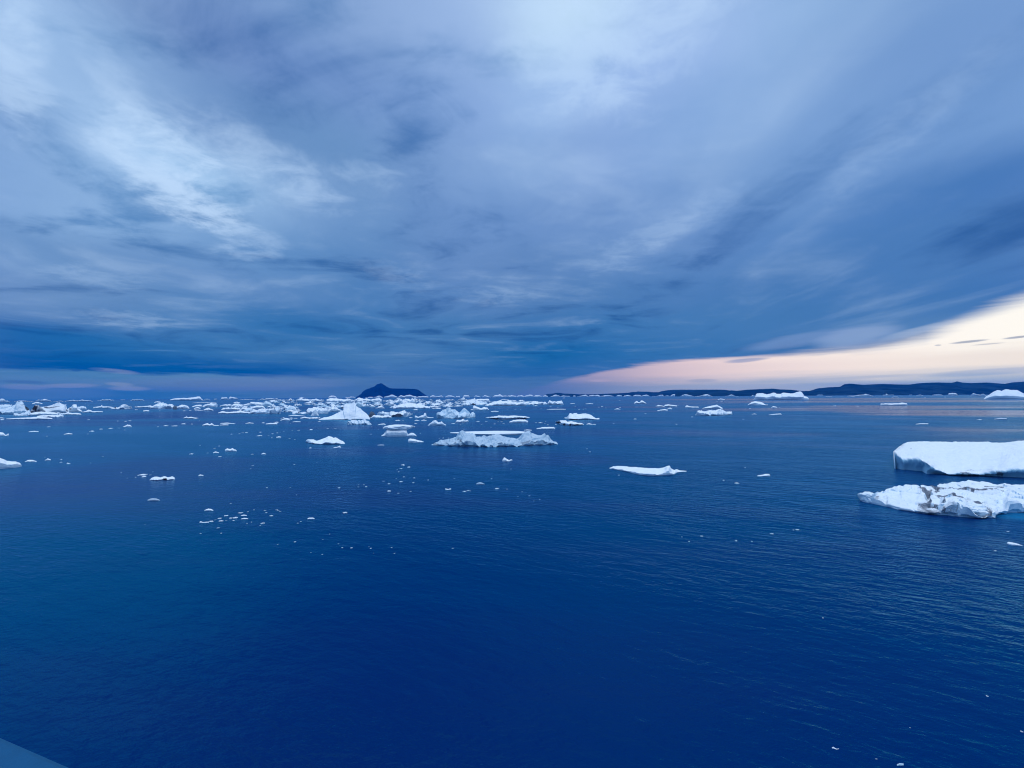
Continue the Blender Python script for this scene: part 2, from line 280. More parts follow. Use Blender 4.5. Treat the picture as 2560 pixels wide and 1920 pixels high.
def make_rock(name, c1, c2, sc):
    m, t, b = new_mat(name)
    tcn = nd(t, 'ShaderNodeTexCoord'); P = tcn.outputs['Object']
    n = noise(t, P, sc, 7, 0.6, 0.4)
    t.links.new(mixc(t, sstep(t, n, 0.35, 0.68), c1, c2), b.inputs['Base Color']); b.inputs['Roughness'].default_value = 1.0; b.inputs['Specular IOR Level'].default_value = 0.0
    return m
def make_paint(name, c, rough=0.45):
    m, t, b = new_mat(name)
    tcn = nd(t, 'ShaderNodeTexCoord'); n = noise(t, tcn.outputs['Object'], 9.0, 6, 0.65)
    k = [v * 0.8 for v in c[:3]] + [1]
    t.links.new(mixc(t, sstep(t, n, 0.35, 0.7), c, tuple(k)), b.inputs['Base Color']); b.inputs['Roughness'].default_value = rough; b.inputs['Specular IOR Level'].default_value = 0.15
    bp = nd(t, 'ShaderNodeBump'); bp.inputs['Strength'].default_value = 0.15; bp.inputs['Distance'].default_value = 0.01
    t.links.new(noise(t, tcn.outputs['Object'], 60.0, 3, 0.6), bp.inputs['Height']); t.links.new(bp.outputs[0], b.inputs['Normal'])
    return m

# ------------------------------------------------------------------ objects
def link(name, me, mat, parent=None):
    me.materials.append(mat) if mat and not me.materials else None
    o = bpy.data.objects.new(name, me); COL.objects.link(o)
    if parent: o.parent = parent
    return o
def tag(o, label=None, cat=None, group=None, kind=None):
    if label: o['label'] = label
    if cat: o['category'] = cat
    if group: o['group'] = group
    if kind: o['kind'] = kind
    return o

# water: one sheet to the horizon, fine near the ship
def water():
    radii = [0.0] + [4 * 1.22 ** i for i in range(53)]
    radii = [r for r in radii if r < 14000] + [16500]
    n = 96; v = [(0, 0, 0)]; f = []
    for r in radii[1:]:
        v += [(r * math.cos(2 * math.pi * k / n), r * math.sin(2 * math.pi * k / n), 0) for k in range(n)]
    f += [(0, 1 + k, 1 + (k + 1) % n) for k in range(n)]
    for i in range(len(radii) - 2):
        a, b = 1 + i * n, 1 + (i + 1) * n
        f += [(a + k, b + k, b + (k + 1) % n, a + (k + 1) % n) for k in range(n)]
    me = bpy.data.meshes.new('water'); me.from_pydata(v, [], f); me.polygons.foreach_set('use_smooth', [True] * len(me.polygons))
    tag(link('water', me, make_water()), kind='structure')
water()

def samp(pts, u):
    x0, x1 = pts[0][0], pts[-1][0]; x = x0 + (x1 - x0) * u
    for (ax, ay), (bx, by) in zip(pts, pts[1:]):
        if x <= bx or (bx, by) == pts[-1]:
            k = 0 if bx == ax else (x - ax) / (bx - ax)
            return x, ay + (by - ay) * min(max(k, 0), 1)
    return pts[-1]

def sort_pts(p):
    q = [p[0]]
    for a in p[1:]: q.append((max(a[0], q[-1][0] + 0.5), a[1]))
    return q

BOXES = []      # photograph box of every piece placed, for the labels
def ice(c, top, base, depth=0.7, q=0.3, lip=0.55, lipc=None, zridge=None, rough=0.16, dirt=(), wear=(0, 0, 0), notch=0.02, bumps=(), seed=None, grain=1.0, dense=1.0, smooth=False, ribs=0, side=0.0, blocks=None, cell=1.0, octs=5, crackdirt=None, name='ice_floe', label=None, cat='ice floe', group=None, parent=None):
    """a piece of ice whose waterline, front edge and crest were read off the photograph and set out at their true distance, size and depth"""
    top = sort_pts(top); x0, x1 = top[0][0], top[-1][0]
    if not isinstance(base, (list, tuple)): base = [(x0, base), (x1, base)]
    base = sort_pts(list(base))
    seed = random.uniform(0, 500) if seed is None else seed
    sc = CROP[c][2]; wpx = (x1 - x0) * sc
    ymin = min(p[1] for p in top); ymax = max(p[1] for p in base); hpx = (ymax - ymin) * sc
    nu = int(min(max(wpx * 0.75, 12), 190) * dense); nf = int(min(max(hpx * 0.8, 6), 46) * dense); nb = 5
    bx0, by0 = on_water(*pix(c, *base[0])); bx1, by1 = on_water(*pix(c, *base[-1]))
    Wd = math.hypot(bx1 - bx0, by1 - by0)
    cols = []; zmax = 0
    for i in range(nu + 1):
        u = i / nu
        tx, ty = pix(c, *samp(top, u)); bx, by = pix(c, *samp(base, u))
        ty = min(ty, by - 0.15)
        at, st = ray(tx, ty); ab, sb = ray(bx, by); sb = min(sb, -0.0022)
        Y0 = -H / sb; X0 = ab * Y0
        tp = max(math.sin(math.pi * min(max(u, .02), .98)), 0.02) ** 0.55
        dm = depth * Wd * tp * 0.5
        if zridge is not None: zr = zridge; Yr = max((H - zr) / max(-st, 1e-5), Y0 + 0.05)
        elif st < 0:
            zv = H + st * Y0; zr = (1 - q) * zv
            Yr = min((H - zr) / -st, Y0 + dm); Yr = max(Yr, Y0 + 0.02 * Wd * tp); zr = H + st * Yr
        else: Yr = Y0 + dm; zr = H + st * Yr
        zr = max(zr, 0.012)
        zl = lip * zr
        if lipc:
            lx, ly = pix(c, *samp(sort_pts(lipc), u)); al, sl_ = ray(lx, ly); zl = max(H + sl_ * Y0, 0.05); Xl = al * Y0
        else: Xl = X0
        nt_ = notch * Wd * tp; dz = 0.35 * zr + 0.02
        Xr = at * Yr; db = max((Yr - Y0) * 0.8, 0.25 * depth * Wd * tp)
        cav = min(max(.08, notch * 6), .42)
        col = [(X0, Y0 + nt_, -dz, 0), (X0, Y0 + nt_, cav * .8 * zl, 0.3), (X0 * .5 + Xl * .5, Y0 + .25 * nt_, (cav + .16) * zl, 0.7), (Xl, Y0, max(.8, cav + .3) * zl, 1)]
        for j in range(nf + 1):
            t = j / nf
            col.append((Xl + (Xr - Xl) * t, Y0 + (Yr - Y0) * (0.015 + 0.985 * t), zl + (zr - zl) * (t ** 0.9 if t > 0 else 0), 1))
        for j in range(1, nb + 1):
            t = j / nb
            Yk = Yr + db * t
            col.append((Xr * (1 + db * t / Yr), Yk, min(zr * (1 - t ** 1.8), H + st * Yk - .004 * zr) - dz * t ** 6, 0.8 * (1 - t)))
        cols.append(col); zmax = max(zmax, zr)
    if blocks is None: blocks = -0.13 if rough >= 0.25 else 0.0
    if blocks < 0: blocks = -blocks * zmax; cell = max(Wd * 0.15, 0.05)
    first = [(p[0], p[1], min(p[2], -0.3 * zmax - .02), 0) for p in cols[0]]; lastc = [(p[0], p[1], min(p[2], -0.3 * zmax - .02), 0) for p in cols[-1]]
    cols = [first] + cols + [lastc]
    A = np.array([[p[:4] for p in col] for col in cols]); nC, nR = A.shape[:2]
    ox, oy = float(A[:, :, 0].mean()), float(A[:, :, 1].mean())
    size = max(min(zmax * 1.3, Wd * 0.5), Wd * 0.09) / grain; amp = rough * min(zmax, Wd * 0.22)
    wr = np.zeros((nC, nR, 4)); wr[:, :, 0] = wear[0]; wr[:, :, 1] = wear[1]; wr[:, :, 2] = wear[2]; wr[:, :, 3] = 1; wr[:, :4, 1] = np.maximum(wr[:, :4, 1], side)
    o_, y_, s_ = CROP[c]
    MI = MR.transposed()
    for i in range(nC):
        for j in range(nR):
            x, y, z, k = A[i, j]
            if bumps or dirt:
                d = MI @ Vector((x, y, z - H)); 
                if d.z < 0:
                    pxx = ((d.x / -d.z) * F + 1280 - o_) / s_; pyy = (960 - (d.y / -d.z) * F - y_) / s_
                    for (cx, cy, rx, ry, am) in bumps:
                        r2 = ((pxx - cx) / rx) ** 2 + ((pyy - cy) / ry) ** 2
                        if r2 < 1: z += am * (1 - r2) ** 1.5 * k
                    wob = mnoise.noise(Vector((pxx * .013, pyy * .02, seed)))
                    for (cx, cy, rx, ry, am) in dirt:  # dark ellipses: real dirt, plus painted shade of some hollows and undercuts
                        r2 = ((pxx - cx) / rx) ** 2 + ((pyy - cy) / ry) ** 2 + wob * .5
                        if r2 < 1: wr[i, j, 0] = max(wr[i, j, 0], am * min(1, (1 - r2) * 1.6))
            if k > 0 and rough > 0:
                p = Vector((x / size + seed, y / size, z / size * 1.2))
                n = mnoise.fractal(p, 0.8, 2.1, octs)
                rg = 1 - abs(mnoise.noise(p * 0.9 + Vector((9, 3, seed)))) * 2
                e = (n * 0.7 + (rg - .55) * 0.5) * amp
                if blocks:
                    dv_, pv_ = mnoise.voronoi(Vector((x / cell, y / cell * .8, seed)))
                    hh = math.sin(pv_[0].x * 12.99 + pv_[0].y * 78.2) * 43758.5; hh = hh - math.floor(hh) - .5
                    tilt = math.sin(pv_[0].x * 5.1) * (x / cell - pv_[0].x) + math.sin(pv_[0].y * 7.3) * (y / cell * .8 - pv_[0].y)
                    crack = max(0, 1 - (dv_[1] - dv_[0]) / .16)
                    e += blocks * (hh + .9 * tilt - .7 * crack)
                    if crackdirt and crackdirt[0] < (pxx if (bumps or dirt) else 0) < crackdirt[1] and crack > .3: wr[i, j, 0] = max(wr[i, j, 0], crackdirt[2] * crack * (.5 + hh))
                if ribs and (not side or j < 6): y += amp * 0.55 * k * math.sin(ribs * (i / nC) * 6.28 + 7 * (j / nR) + 4.5 * mnoise.noise(p * .3))
                kk = k * min(1, max(z, 0) / (0.25 * zmax) + .15)
                z += e * kk
                x += amp * 0.8 * mnoise.noise(p * 1.1 + Vector((31, 7, 0))) * kk
                y += amp * 0.8 * mnoise.noise(p * 1.1 + Vector((3, 77, 5))) * kk
                z = max(z, 0.006) if j < nR - 1 and j > 0 and A[i, j, 2] > 0 else z
            A[i, j] = (x - ox, y - oy, z, k)
    v = A[:, :, :3].reshape(-1, 3).tolist()
    f = [(i * nR + j, (i + 1) * nR + j, (i + 1) * nR + j + 1, i * nR + j + 1) for i in range(nC - 1) for j in range(nR - 1)]
    me = bpy.data.meshes.new(name); me.from_pydata(v, [], f)
    ca = me.color_attributes.new('wear', 'FLOAT_COLOR', 'POINT'); ca.data.foreach_set('color', wr.reshape(-1).astype(np.float32))
    if smooth: me.polygons.foreach_set('use_smooth', [True] * len(me.polygons))
    ob = link(name, me, ICE)
    if parent:
        ob.parent = parent; ob.location = (ox - parent.location.x, oy - parent.location.y, -parent.location.z)
    else:
        ob.location = (ox, oy, 0)
        a, b_ = pix(c, x0, ymin), pix(c, x1, ymax)
        BOXES.append((a[0], a[1], b_[0], b_[1], label))
        tag(ob, label, cat, group)
    return ob

def blob(name, c, cx, cy, rx, ry, Y, thick=1.0, wear=(0, 0, 0), parent=None, rough=0.25, seed=0, sub=4):
    """a closed lump of ice at depth Y (a boulder, an overhanging cap)"""
    import bmesh
    bm = bmesh.new(); bmesh.ops.create_icosphere(bm, subdivisions=sub, radius=1)
    X, y = pix(c, cx, cy); a, s = ray(X, y); wx = rx * CROP[c][2] / F * Y; wz = ry * CROP[c][2] / F * Y
    loc = Vector((a * Y, Y, H + s * Y))
    for vv in bm.verts:
        p = vv.co.copy()
        pw = Vector([math.copysign(abs(k) ** 0.75, k) for k in p])
        n = mnoise.fractal(p * 1.4 + Vector((seed, 0, 0)), .9, 2.1, 5)
        pw *= 1 + rough * n
        vv.co = (pw.x * wx, pw.y * wx * thick, pw.z * wz)
    me = bpy.data.meshes.new(name); bm.to_mesh(me); bm.free()
    ca = me.color_attributes.new('wear', 'FLOAT_COLOR', 'POINT'); ca.data.foreach_set('color', np.tile(np.array(list(wear) + [1], np.float32), len(me.vertices)))
    o = link(name, me, ICE)
    if parent: o.parent = parent; o.location = loc - parent.location
    else: o.location = loc
    return o
# ------------------------------------------------------------------ the two big floes in front on the right
G_OPEN, G_PACK, G_SKY, G_LEFT, G_BIT = 'ice floes drifting on the open water', 'ice pieces of the central pack', 'bergs along the skyline', 'jumbled ice at the left edge', 'small ice bits scattered on the water'

back_floe = ice('g', [(830, 800), (860, 770), (900, 738), (940, 715), (990, 700), (1180, 696), (1400, 702), (1600, 700), (1800, 700), (1870, 706), (1950, 711), (2050, 704), (2150, 690), (2260, 690), (2500, 700), (2800, 740)],
    [(872, 985), (935, 1000), (1000, 1002), (1110, 1016), (1180, 1022), (1240, 1055), (1350, 1050), (1450, 1060), (1600, 1070), (1800, 1070), (1930, 1080), (2100, 1086), (2212, 1092), (2500, 1100), (2760, 1090)],
    lipc=[(834, 806), (860, 826), (925, 880), (1000, 876), (1110, 870), (1200, 930), (1290, 985), (1400, 1042), (1450, 1046), (1530, 1040), (1650, 1042), (1760, 1046), (1860, 1032), (1960, 1024), (2000, 1005), (2080, 988), (2212, 985), (2500, 990), (2760, 1000)],
    zridge=2.0, depth=.6, rough=.13, notch=.06, grain=2.0, seed=11, smooth=True, ribs=34, side=.75,
    bumps=[(1550, 1030, 120, 22, .3), (1760, 1020, 160, 25, .25), (1900, 1010, 90, 25, .35), (1300, 800, 260, 40, -.3), (1800, 850, 300, 50, -.25), (2000, 800, 200, 40, -.35)],
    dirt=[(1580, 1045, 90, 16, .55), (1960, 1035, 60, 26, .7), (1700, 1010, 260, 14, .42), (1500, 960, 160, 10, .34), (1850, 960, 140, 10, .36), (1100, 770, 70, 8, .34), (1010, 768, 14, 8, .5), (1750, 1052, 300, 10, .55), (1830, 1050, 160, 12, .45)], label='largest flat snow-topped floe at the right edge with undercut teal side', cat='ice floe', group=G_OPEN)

front_floe = ice('g', [(596, 1252), (625, 1240), (680, 1225), (740, 1203), (820, 1185), (890, 1164), (912, 1176), (935, 1166), (1000, 1157), (1075, 1153), (1106, 1182), (1125, 1158), (1200, 1163), (1280, 1172), (1350, 1150), (1400, 1140), (1450, 1124), (1500, 1132), (1560, 1122), (1640, 1108), (1720, 1122), (1800, 1134), (1930, 1154), (2010, 1138), (2090, 1164), (2212, 1150), (2400, 1150), (2600, 1200)],
    [(590, 1356), (680, 1375), (750, 1392), (830, 1408), (900, 1430), (1000, 1445), (1080, 1458), (1200, 1478), (1370, 1492), (1450, 1494), (1520, 1505), (1600, 1514), (1740, 1522), (1830, 1515), (1920, 1514), (1950, 1490), (1990, 1478), (2080, 1464), (2212, 1462), (2400, 1455), (2580, 1440)],
    lipc=[(594, 1300), (680, 1330), (750, 1352), (830, 1372), (900, 1396), (1000, 1412), (1080, 1425), (1200, 1440), (1320, 1452), (1380, 1400), (1450, 1385), (1600, 1405), (1690, 1440), (1760, 1462), (1900, 1462), (2000, 1420), (2060, 1345), (2120, 1330), (2212, 1350), (2400, 1360), (2580, 1380)],
    zridge=1.5, depth=.6, rough=.17, notch=.03, grain=1.2, octs=4, blocks=.30, cell=3.1, crackdirt=(1080, 2000, .9), seed=4, dense=1.25,
    bumps=[(1510, 1370, 190, 90, .55), (1430, 1440, 120, 60, .3), (1600, 1440, 120, 50, .3), (1500, 1350, 45, 45, -.5), (1190, 1260, 45, 130, -.75), (1260, 1200, 80, 40, -.5), (1300, 1310, 130, 40, .4), (1740, 1400, 90, 110, -.45), (1580, 1255, 100, 28, -.4), (1830, 1330, 160, 40, .3), (1440, 1170, 50, 30, .35), (1950, 1230, 220, 40, .25), (1000, 1250, 170, 50, .25), (750, 1330, 30, 60, -.2)],
    dirt=[(1180, 1215, 60, 55, .62), (1200, 1320, 36, 75, .66), (1285, 1215, 52, 52, .62), (1510, 1262, 95, 24, .62), (1725, 1390, 65, 70, .78), (1800, 1440, 120, 55, .6), (1710, 1340, 36, 32, .7), (1370, 1430, 26, 60, .66), (1455, 1150, 34, 26, .45), (650, 1300, 40, 36, .5), (1250, 1375, 50, 18, .5), (1106, 1185, 10, 18, .7), (1620, 1490, 110, 22, .42), (1900, 1300, 200, 60, .25), (1180, 1190, 90, 20, .6), (1620, 1330, 60, 60, .45), (1000, 1440, 200, 14, .3), (760, 1330, 26, 50, .4), (560, 1300, 60, 50, .2)],
    label='rugged grey-streaked floe with a rounded boulder on its tip, nearest on the right', cat='ice floe', group=G_OPEN)
_, Yb = on_water(*pix('g', 560, 1356))
blob('ice_boulder', 'g', 563, 1302, 72, 62, Yb + 1.0, 1.1, (0.10, 0.1, 0), front_floe, .22, 3)
_, Yb2 = on_water(*pix('g', 1520, 1505))
blob('ice_lump', 'g', 1560, 1420, 150, 78, Yb2 + 2.0, 1.0, (0.12, 0, 0), front_floe, .38, 8, 5)
blob('ice_lump', 'g', 1420, 1415, 66, 62, Yb2 + 1.6, 1.1, (0.0, 0, 0), front_floe, .35, 15)
_, Yb3 = on_water(*pix('g', 2150, 1462))
blob('blue_ice_ledge', 'g', 2190, 1405, 120, 62, Yb3 + 1.6, .9, (0, .95, 0), front_floe, .3, 21, 5)

def it(c, name, label, top, base, **kw):
    cat = {'iceberg': 'iceberg', 'ice_floe': 'ice floe', 'ice_chunk': 'ice chunk'}[name]
    return ice(c, top, base, name=name, label=label, cat=cat, **kw)

# ------------------------------------------------------------------ open water, nearest first
it('e', 'ice_floe', 'thin white floe with a fin near its right end and a pointed tail', [(1005, 1291), (1060, 1266), (1130, 1262), (1200, 1260), (1350, 1276), (1500, 1288), (1750, 1296), (1830, 1284), (1860, 1276), (1925, 1267), (1950, 1295), (2000, 1322), (2040, 1308), (2080, 1326), (2190, 1336)],
   [(1005, 1299), (1150, 1326), (1300, 1356), (1450, 1396), (1600, 1413), (1700, 1413), (1950, 1402), (2010, 1392), (2055, 1358), (2185, 1346)], q=.72, lip=.7, rough=.2, notch=.012, bumps=[(1905, 1310, 60, 60, .5)], wear=(.03, 0, 0), group=G_OPEN, seed=21)
ribbed = it('d', 'iceberg', 'long ribbed grey-white berg with a knob on the left, middle of the sea', [(365, 930), (410, 905), (480, 880), (495, 846), (560, 835), (630, 842), (700, 838), (735, 820), (768, 790), (785, 742), (830, 710), (860, 720), (885, 742), (950, 762), (1000, 780), (1030, 790), (1042, 816), (1090, 808), (1150, 812), (1220, 806), (1290, 800), (1380, 785), (1410, 796), (1450, 812), (1530, 822), (1600, 830), (1700, 828), (1740, 800), (1772, 768), (1830, 758), (1920, 770), (2000, 780), (2070, 782), (2130, 774), (2180, 796), (2212, 835), (2240, 880), (2295, 918)],
   [(365, 937), (440, 945), (500, 946), (650, 955), (800, 962), (1000, 964), (1200, 968), (1500, 962), (1700, 956), (2000, 942), (2295, 924)], depth=.55, q=.35, lip=.42, rough=.30, grain=1.5, ribs=13, side=.4, blocks=.5, cell=3.0, dense=1.2, wear=(.22, .35, .42), bumps=[(830, 830, 70, 50, -.9), (1800, 860, 120, 40, -.9)], dirt=[(800, 840, 70, 36, .62), (1820, 860, 130, 22, .6), (420, 918, 60, 20, .6), (1560, 945, 16, 26, .55), (860, 930, 60, 16, .4), (700, 945, 60, 12, .5)], group=G_OPEN, seed=33)
it('d', 'ice_floe', 'long thin flat floe lying just behind the ribbed berg', [(645, 746), (780, 737), (900, 730), (1100, 724), (1300, 720), (1500, 720), (1700, 723), (1800, 732), (1885, 742)], [(645, 754), (780, 762), (900, 770), (1100, 782), (1300, 786), (1500, 786), (1750, 776), (1885, 748)], q=.75, lip=.85, rough=.05, notch=.012, group=G_OPEN, seed=2)
it('d', 'ice_chunk', 'small white ice piece with a wing, alone in front of the ribbed berg', [(1448, 1175), (1462, 1142), (1490, 1130), (1508, 1150), (1535, 1158), (1560, 1168), (1590, 1160), (1608, 1166)], [(1455, 1192), (1540, 1196), (1604, 1172)], q=.3, rough=.3, group=G_OPEN)
it('d', 'ice_chunk', 'dull grey wet ice mound barely above the water', [(1048, 1533), (1075, 1516), (1100, 1507), (1140, 1516), (1178, 1536)], 1543, q=.4, wear=(.1, 0, .9), group=G_OPEN)
it('d', 'ice_chunk', 'saddle-shaped white ice bit left of the dull grey mound', [(573, 1606), (590, 1610), (620, 1614), (642, 1605), (662, 1606)], 1626, q=.3, group=G_OPEN)
whale = it('c', 'ice_floe', 'whale-shaped white floe with a low snout pointing left', [(518, 870), (560, 851), (640, 854), (660, 864), (690, 876), (740, 864), (820, 824), (870, 807), (930, 808), (950, 826), (975, 815), (1030, 845), (1062, 872), (1100, 882), (1122, 905)], [(535, 898), (600, 918), (720, 926), (900, 928), (1040, 926), (1116, 920)], q=.35, lip=.3, rough=.22, notch=.05, group=G_OPEN, seed=8)
it('c', 'ice_chunk', 'small hooked ice chunk in front of the whale-shaped floe', [(945, 972), (1000, 966), (1040, 946), (1062, 972)], 981, group=G_OPEN)
mush = it('c', 'iceberg', 'mushroom-shaped berg with an overhanging snow cap', [(1680, 790), (1715, 772), (1745, 730), (1760, 690), (1800, 668), (1900, 660), (2000, 660), (2050, 672), (2066, 700), (2072, 745), (2082, 768), (2090, 800)], [(1682, 803), (1780, 806), (1900, 806), (2085, 802)], q=.15, lip=.5, rough=.2, depth=.8, dirt=[(1900, 730, 20, 60, .35)], wear=(.05, 0, .12), group=G_OPEN, seed=5)
_, Ym = on_water(*pix('c', 1900, 806))
blob('snow_cap', 'c', 1945, 664, 205, 34, Ym + 3.6, .6, (0, 0, 0), mush, .25, 4)
it('c', 'ice_chunk', 'rounded chunk touching the right foot of the mushroom berg', [(2075, 800), (2095, 770), (2130, 752), (2165, 748), (2200, 768), (2225, 800)], 804, group=G_OPEN)
it('d', 'ice_floe', 'wedge of white ice sloping down to the right below the mushroom berg', [(0, 880), (8, 850), (30, 836), (90, 840), (120, 852), (160, 868), (245, 888)], [(4, 898), (100, 905), (240, 893)], group=G_OPEN)
pillow = it('b', 'ice_floe', 'lumpy pillow-like floe with a dark hollow, alone at left', [(208, 1472), (235, 1442), (280, 1428), (330, 1424), (380, 1436), (400, 1428), (430, 1415), (465, 1422), (490, 1432), (520, 1424), (560, 1418), (590, 1430), (597, 1452)], [(215, 1480), (320, 1486), (420, 1470), (470, 1478), (592, 1468)], q=.3, lip=.35, rough=.2, dirt=[(445, 1458, 40, 16, .9)], notch=.05, group=G_OPEN, seed=3, smooth=True)  # the hollow's shade is painted into the colour as a dark patch
it('a', 'ice_floe', 'white slab with a raised back, cut by the left edge of the photo', [(-320, 1100), (-100, 1108), (0, 1125), (60, 1146), (110, 1180), (180, 1190), (250, 1188), (310, 1214), (332, 1240)], [(-320, 1320), (0, 1302), (200, 1288), (328, 1272)], q=.5, lip=.6, rough=.12, notch=.03, group=G_OPEN, seed=6)
it('a', 'ice_chunk', 'low rounded ice chunk right of the slab at the left edge', [(380, 1192), (430, 1168), (500, 1164), (562, 1186)], 1197, group=G_OPEN)
it('a', 'ice_chunk', 'small triangular ice chunk, third along from the slab at the left edge', [(688, 1170), (715, 1155), (735, 1137), (755, 1152), (782, 1160)], 1176, group=G_OPEN)
it('a', 'ice_chunk', 'tiny bright boot-shaped ice chunk at left', [(1024, 1222), (1038, 1206), (1055, 1217), (1082, 1221)], 1229, group=G_OPEN)
it('a', 'ice_chunk', 'rounded ice hump with a horn on its right, cut by the left edge', [(-60, 745), (0, 740), (50, 750), (85, 785), (100, 778), (125, 760), (132, 768)], 801, group=G_OPEN)
it('a', 'ice_chunk', 'flat thin ice strip right of the horned hump', [(440, 731), (520, 720), (592, 725)], 739, group=G_OPEN)
it('a', 'ice_chunk', 'low lens-shaped ice strip drifting alone at left', [(980, 772), (1050, 754), (1112, 763)], 776, group=G_OPEN)
it('a', 'ice_chunk', 'small domed ice chunk ending a trail of bits at left', [(1888, 656), (1930, 640), (1960, 620), (2000, 630), (2022, 654)], 663, group=G_OPEN)
it('b', 'ice_floe', 'narrow ragged floe with a dark underside below the black ice block', [(732, 520), (780, 496), (800, 514), (860, 504), (880, 515), (957, 521)], 532, notch=.05, group=G_OPEN)
it('b', 'ice_floe', 'white floe with two humps and a thin tail to the right', [(1022, 630), (1060, 614), (1100, 604), (1130, 618), (1165, 598), (1200, 630), (1275, 636)], 643, group=G_OPEN)
it('b', 'ice_chunk', 'thin flat ice strip right of the two-humped floe', [(1295, 601), (1400, 594), (1525, 608)], 613, group=G_OPEN)
it('b', 'ice_chunk', 'short low ice strip just under a thin flat strip', [(1288, 630), (1345, 622), (1420, 622)], 637, group=G_OPEN)
it('b', 'ice_chunk', 'faint pointed ice strip left of the tilted wedge floe', [(1680, 605), (1740, 591), (1808, 600)], 609, group=G_OPEN)
it('b', 'ice_chunk', 'slanting wedge of white ice below the left end of the pack', [(1994, 612), (2060, 597), (2170, 604)], 623, group=G_OPEN)
it('b', 'ice_chunk', 'white ice chunk with a rounded knob, midway between two small bits at left', [(1368, 1010), (1400, 988), (1450, 1000), (1480, 982), (1505, 1004), (1530, 1008), (1547, 1028)], 1036, rough=.2, group=G_OPEN)
it('b', 'ice_chunk', 'small oval ice chunk left of the knobbed chunk', [(1184, 1052), (1225, 1037), (1272, 1050)], 1063, group=G_OPEN)
it('b', 'ice_chunk', 'small white cap of ice right of the knobbed chunk', [(1922, 1075), (1960, 1055), (2002, 1075)], 1081, group=G_OPEN)
it('b', 'ice_chunk', 'small white ice chunk right of the pillow-like floe', [(958, 1408), (985, 1389), (1037, 1402)], 1413, group=G_OPEN)
it('b', 'ice_chunk', 'small pale ice chunk left of the pillow-like floe', [(88, 1424), (120, 1416), (158, 1410)], 1433, group=G_OPEN)
it('k', 'ice_chunk', 'dull grey ice hump below the pillow-like floe', [(122, 297), (150, 284), (180, 277), (220, 282), (255, 297)], 307, wear=(.1, 0, .85), group=G_OPEN)
it('k', 'ice_chunk', 'pale ice hump above a loose cluster of bits, left of centre', [(729, 404), (770, 389), (800, 392), (822, 404)], 413, group=G_OPEN)
it('k', 'ice_chunk', 'bright oval ice chunk right of a loose cluster of bits', [(1824, 494), (1840, 486), (1880, 485), (1898, 492)], 502, group=G_OPEN)
it('k', 'ice_chunk', 'brightest oval chunk in a loose cluster of bits, left of centre', [(1118, 496), (1155, 487), (1193, 494)], 503, group=G_OPEN)
it('k', 'ice_chunk', 'oval chunk just above the brightest one in a loose cluster', [(1116, 461), (1150, 453), (1180, 460)], 468, group=G_OPEN)
it('k', 'ice_chunk', 'curved tail of ice at the left end of a loose cluster of bits', [(676, 530), (690, 524), (710, 533), (775, 528)], 542, group=G_OPEN)
it('f', 'ice_chunk', 'fish-shaped white chunk alone left of the large right floes', [(1188, 1406), (1270, 1394), (1310, 1382), (1360, 1379), (1382, 1395)], 1419, group=G_OPEN)
it('n', 'ice_chunk', 'ragged white chunk at the right edge below the big floes', [(2070, 190), (2085, 184), (2112, 186), (2150, 196), (2200, 213)], [(2072, 202), (2110, 214), (2198, 217)], group=G_OPEN)
it('o', 'ice_chunk', 'half-sunken ice chunk with a blue foot at the bottom edge', [(1148, 1378), (1170, 1367), (1203, 1369)], 1390, wear=(0, .5, .2), group=G_OPEN)
it('o', 'ice_chunk', 'small bent white ice chunk in the dark water at bottom right', [(601, 1236), (615, 1230), (630, 1240), (645, 1248), (661, 1243)], [(604, 1244), (640, 1254), (660, 1250)], group=G_OPEN)

# ------------------------------------------------------------------ between the open water and the pack
blue = it('d', 'iceberg', 'tall blue-white berg with a scalloped right end, in front of the pack', [(448, 500), (455, 455), (500, 435), (560, 400), (600, 386), (625, 381), (660, 392), (690, 400), (730, 394), (790, 420), (850, 420), (920, 403), (926, 445), (975, 466), (1000, 460), (1026, 500)], [(452, 522), (560, 530), (700, 534), (850, 530), (1024, 518)], q=.2, lip=.35, rough=.45, grain=1.3, wear=(0, .28, 0), blocks=.9, cell=5.0, side=.4, group=G_OPEN, seed=14, dense=1.2)
it('d', 'ice_chunk', 'duck-shaped white ice chunk with an upright head', [(103, 492), (122, 485), (150, 506), (200, 480), (238, 474), (246, 450), (262, 440), (280, 454), (284, 488), (300, 508), (392, 512)], [(108, 524), (250, 532), (390, 518)], group=G_OPEN)
it('d', 'ice_chunk', 'small low cap of ice below the duck-shaped chunk, left one', [(98, 562), (130, 549), (177, 562)], 568, group=G_OPEN)
it('d', 'ice_chunk', 'small low cap of ice below the duck-shaped chunk, right one', [(203, 562), (245, 547), (287, 562)], 567, group=G_OPEN)
it('d', 'ice_floe', 'grey-white twin mound of ice below the blue-white berg', [(303, 630), (350, 590), (400, 561), (440, 565), (470, 592), (510, 582), (545, 600), (583, 626)], 636, rough=.35, wear=(.12, 0, .12), group=G_OPEN)
it('d', 'ice_floe', 'white floe with curled ends just right below the blue-white berg', [(733, 585), (750, 552), (800, 556), (850, 534), (890, 562), (925, 547), (930, 570)], [(735, 592), (830, 594), (925, 580)], group=G_OPEN)
it('d', 'iceberg', 'flat-topped mesa floe with a dark undercut rim', [(1192, 513), (1300, 505), (1400, 485), (1550, 490), (1620, 484), (1720, 491), (1800, 496), (1875, 516)], [(1200, 519), (1300, 534), (1380, 548), (1450, 552), (1580, 540), (1700, 533), (1800, 537), (1870, 522)], q=.55, lip=.7, notch=.06, dirt=[(1320, 532, 110, 16, .9), (1780, 530, 90, 10, .9)], wear=(.06, 0, 0), group=G_OPEN)  # shade under the overhanging rim is painted on as dark strips
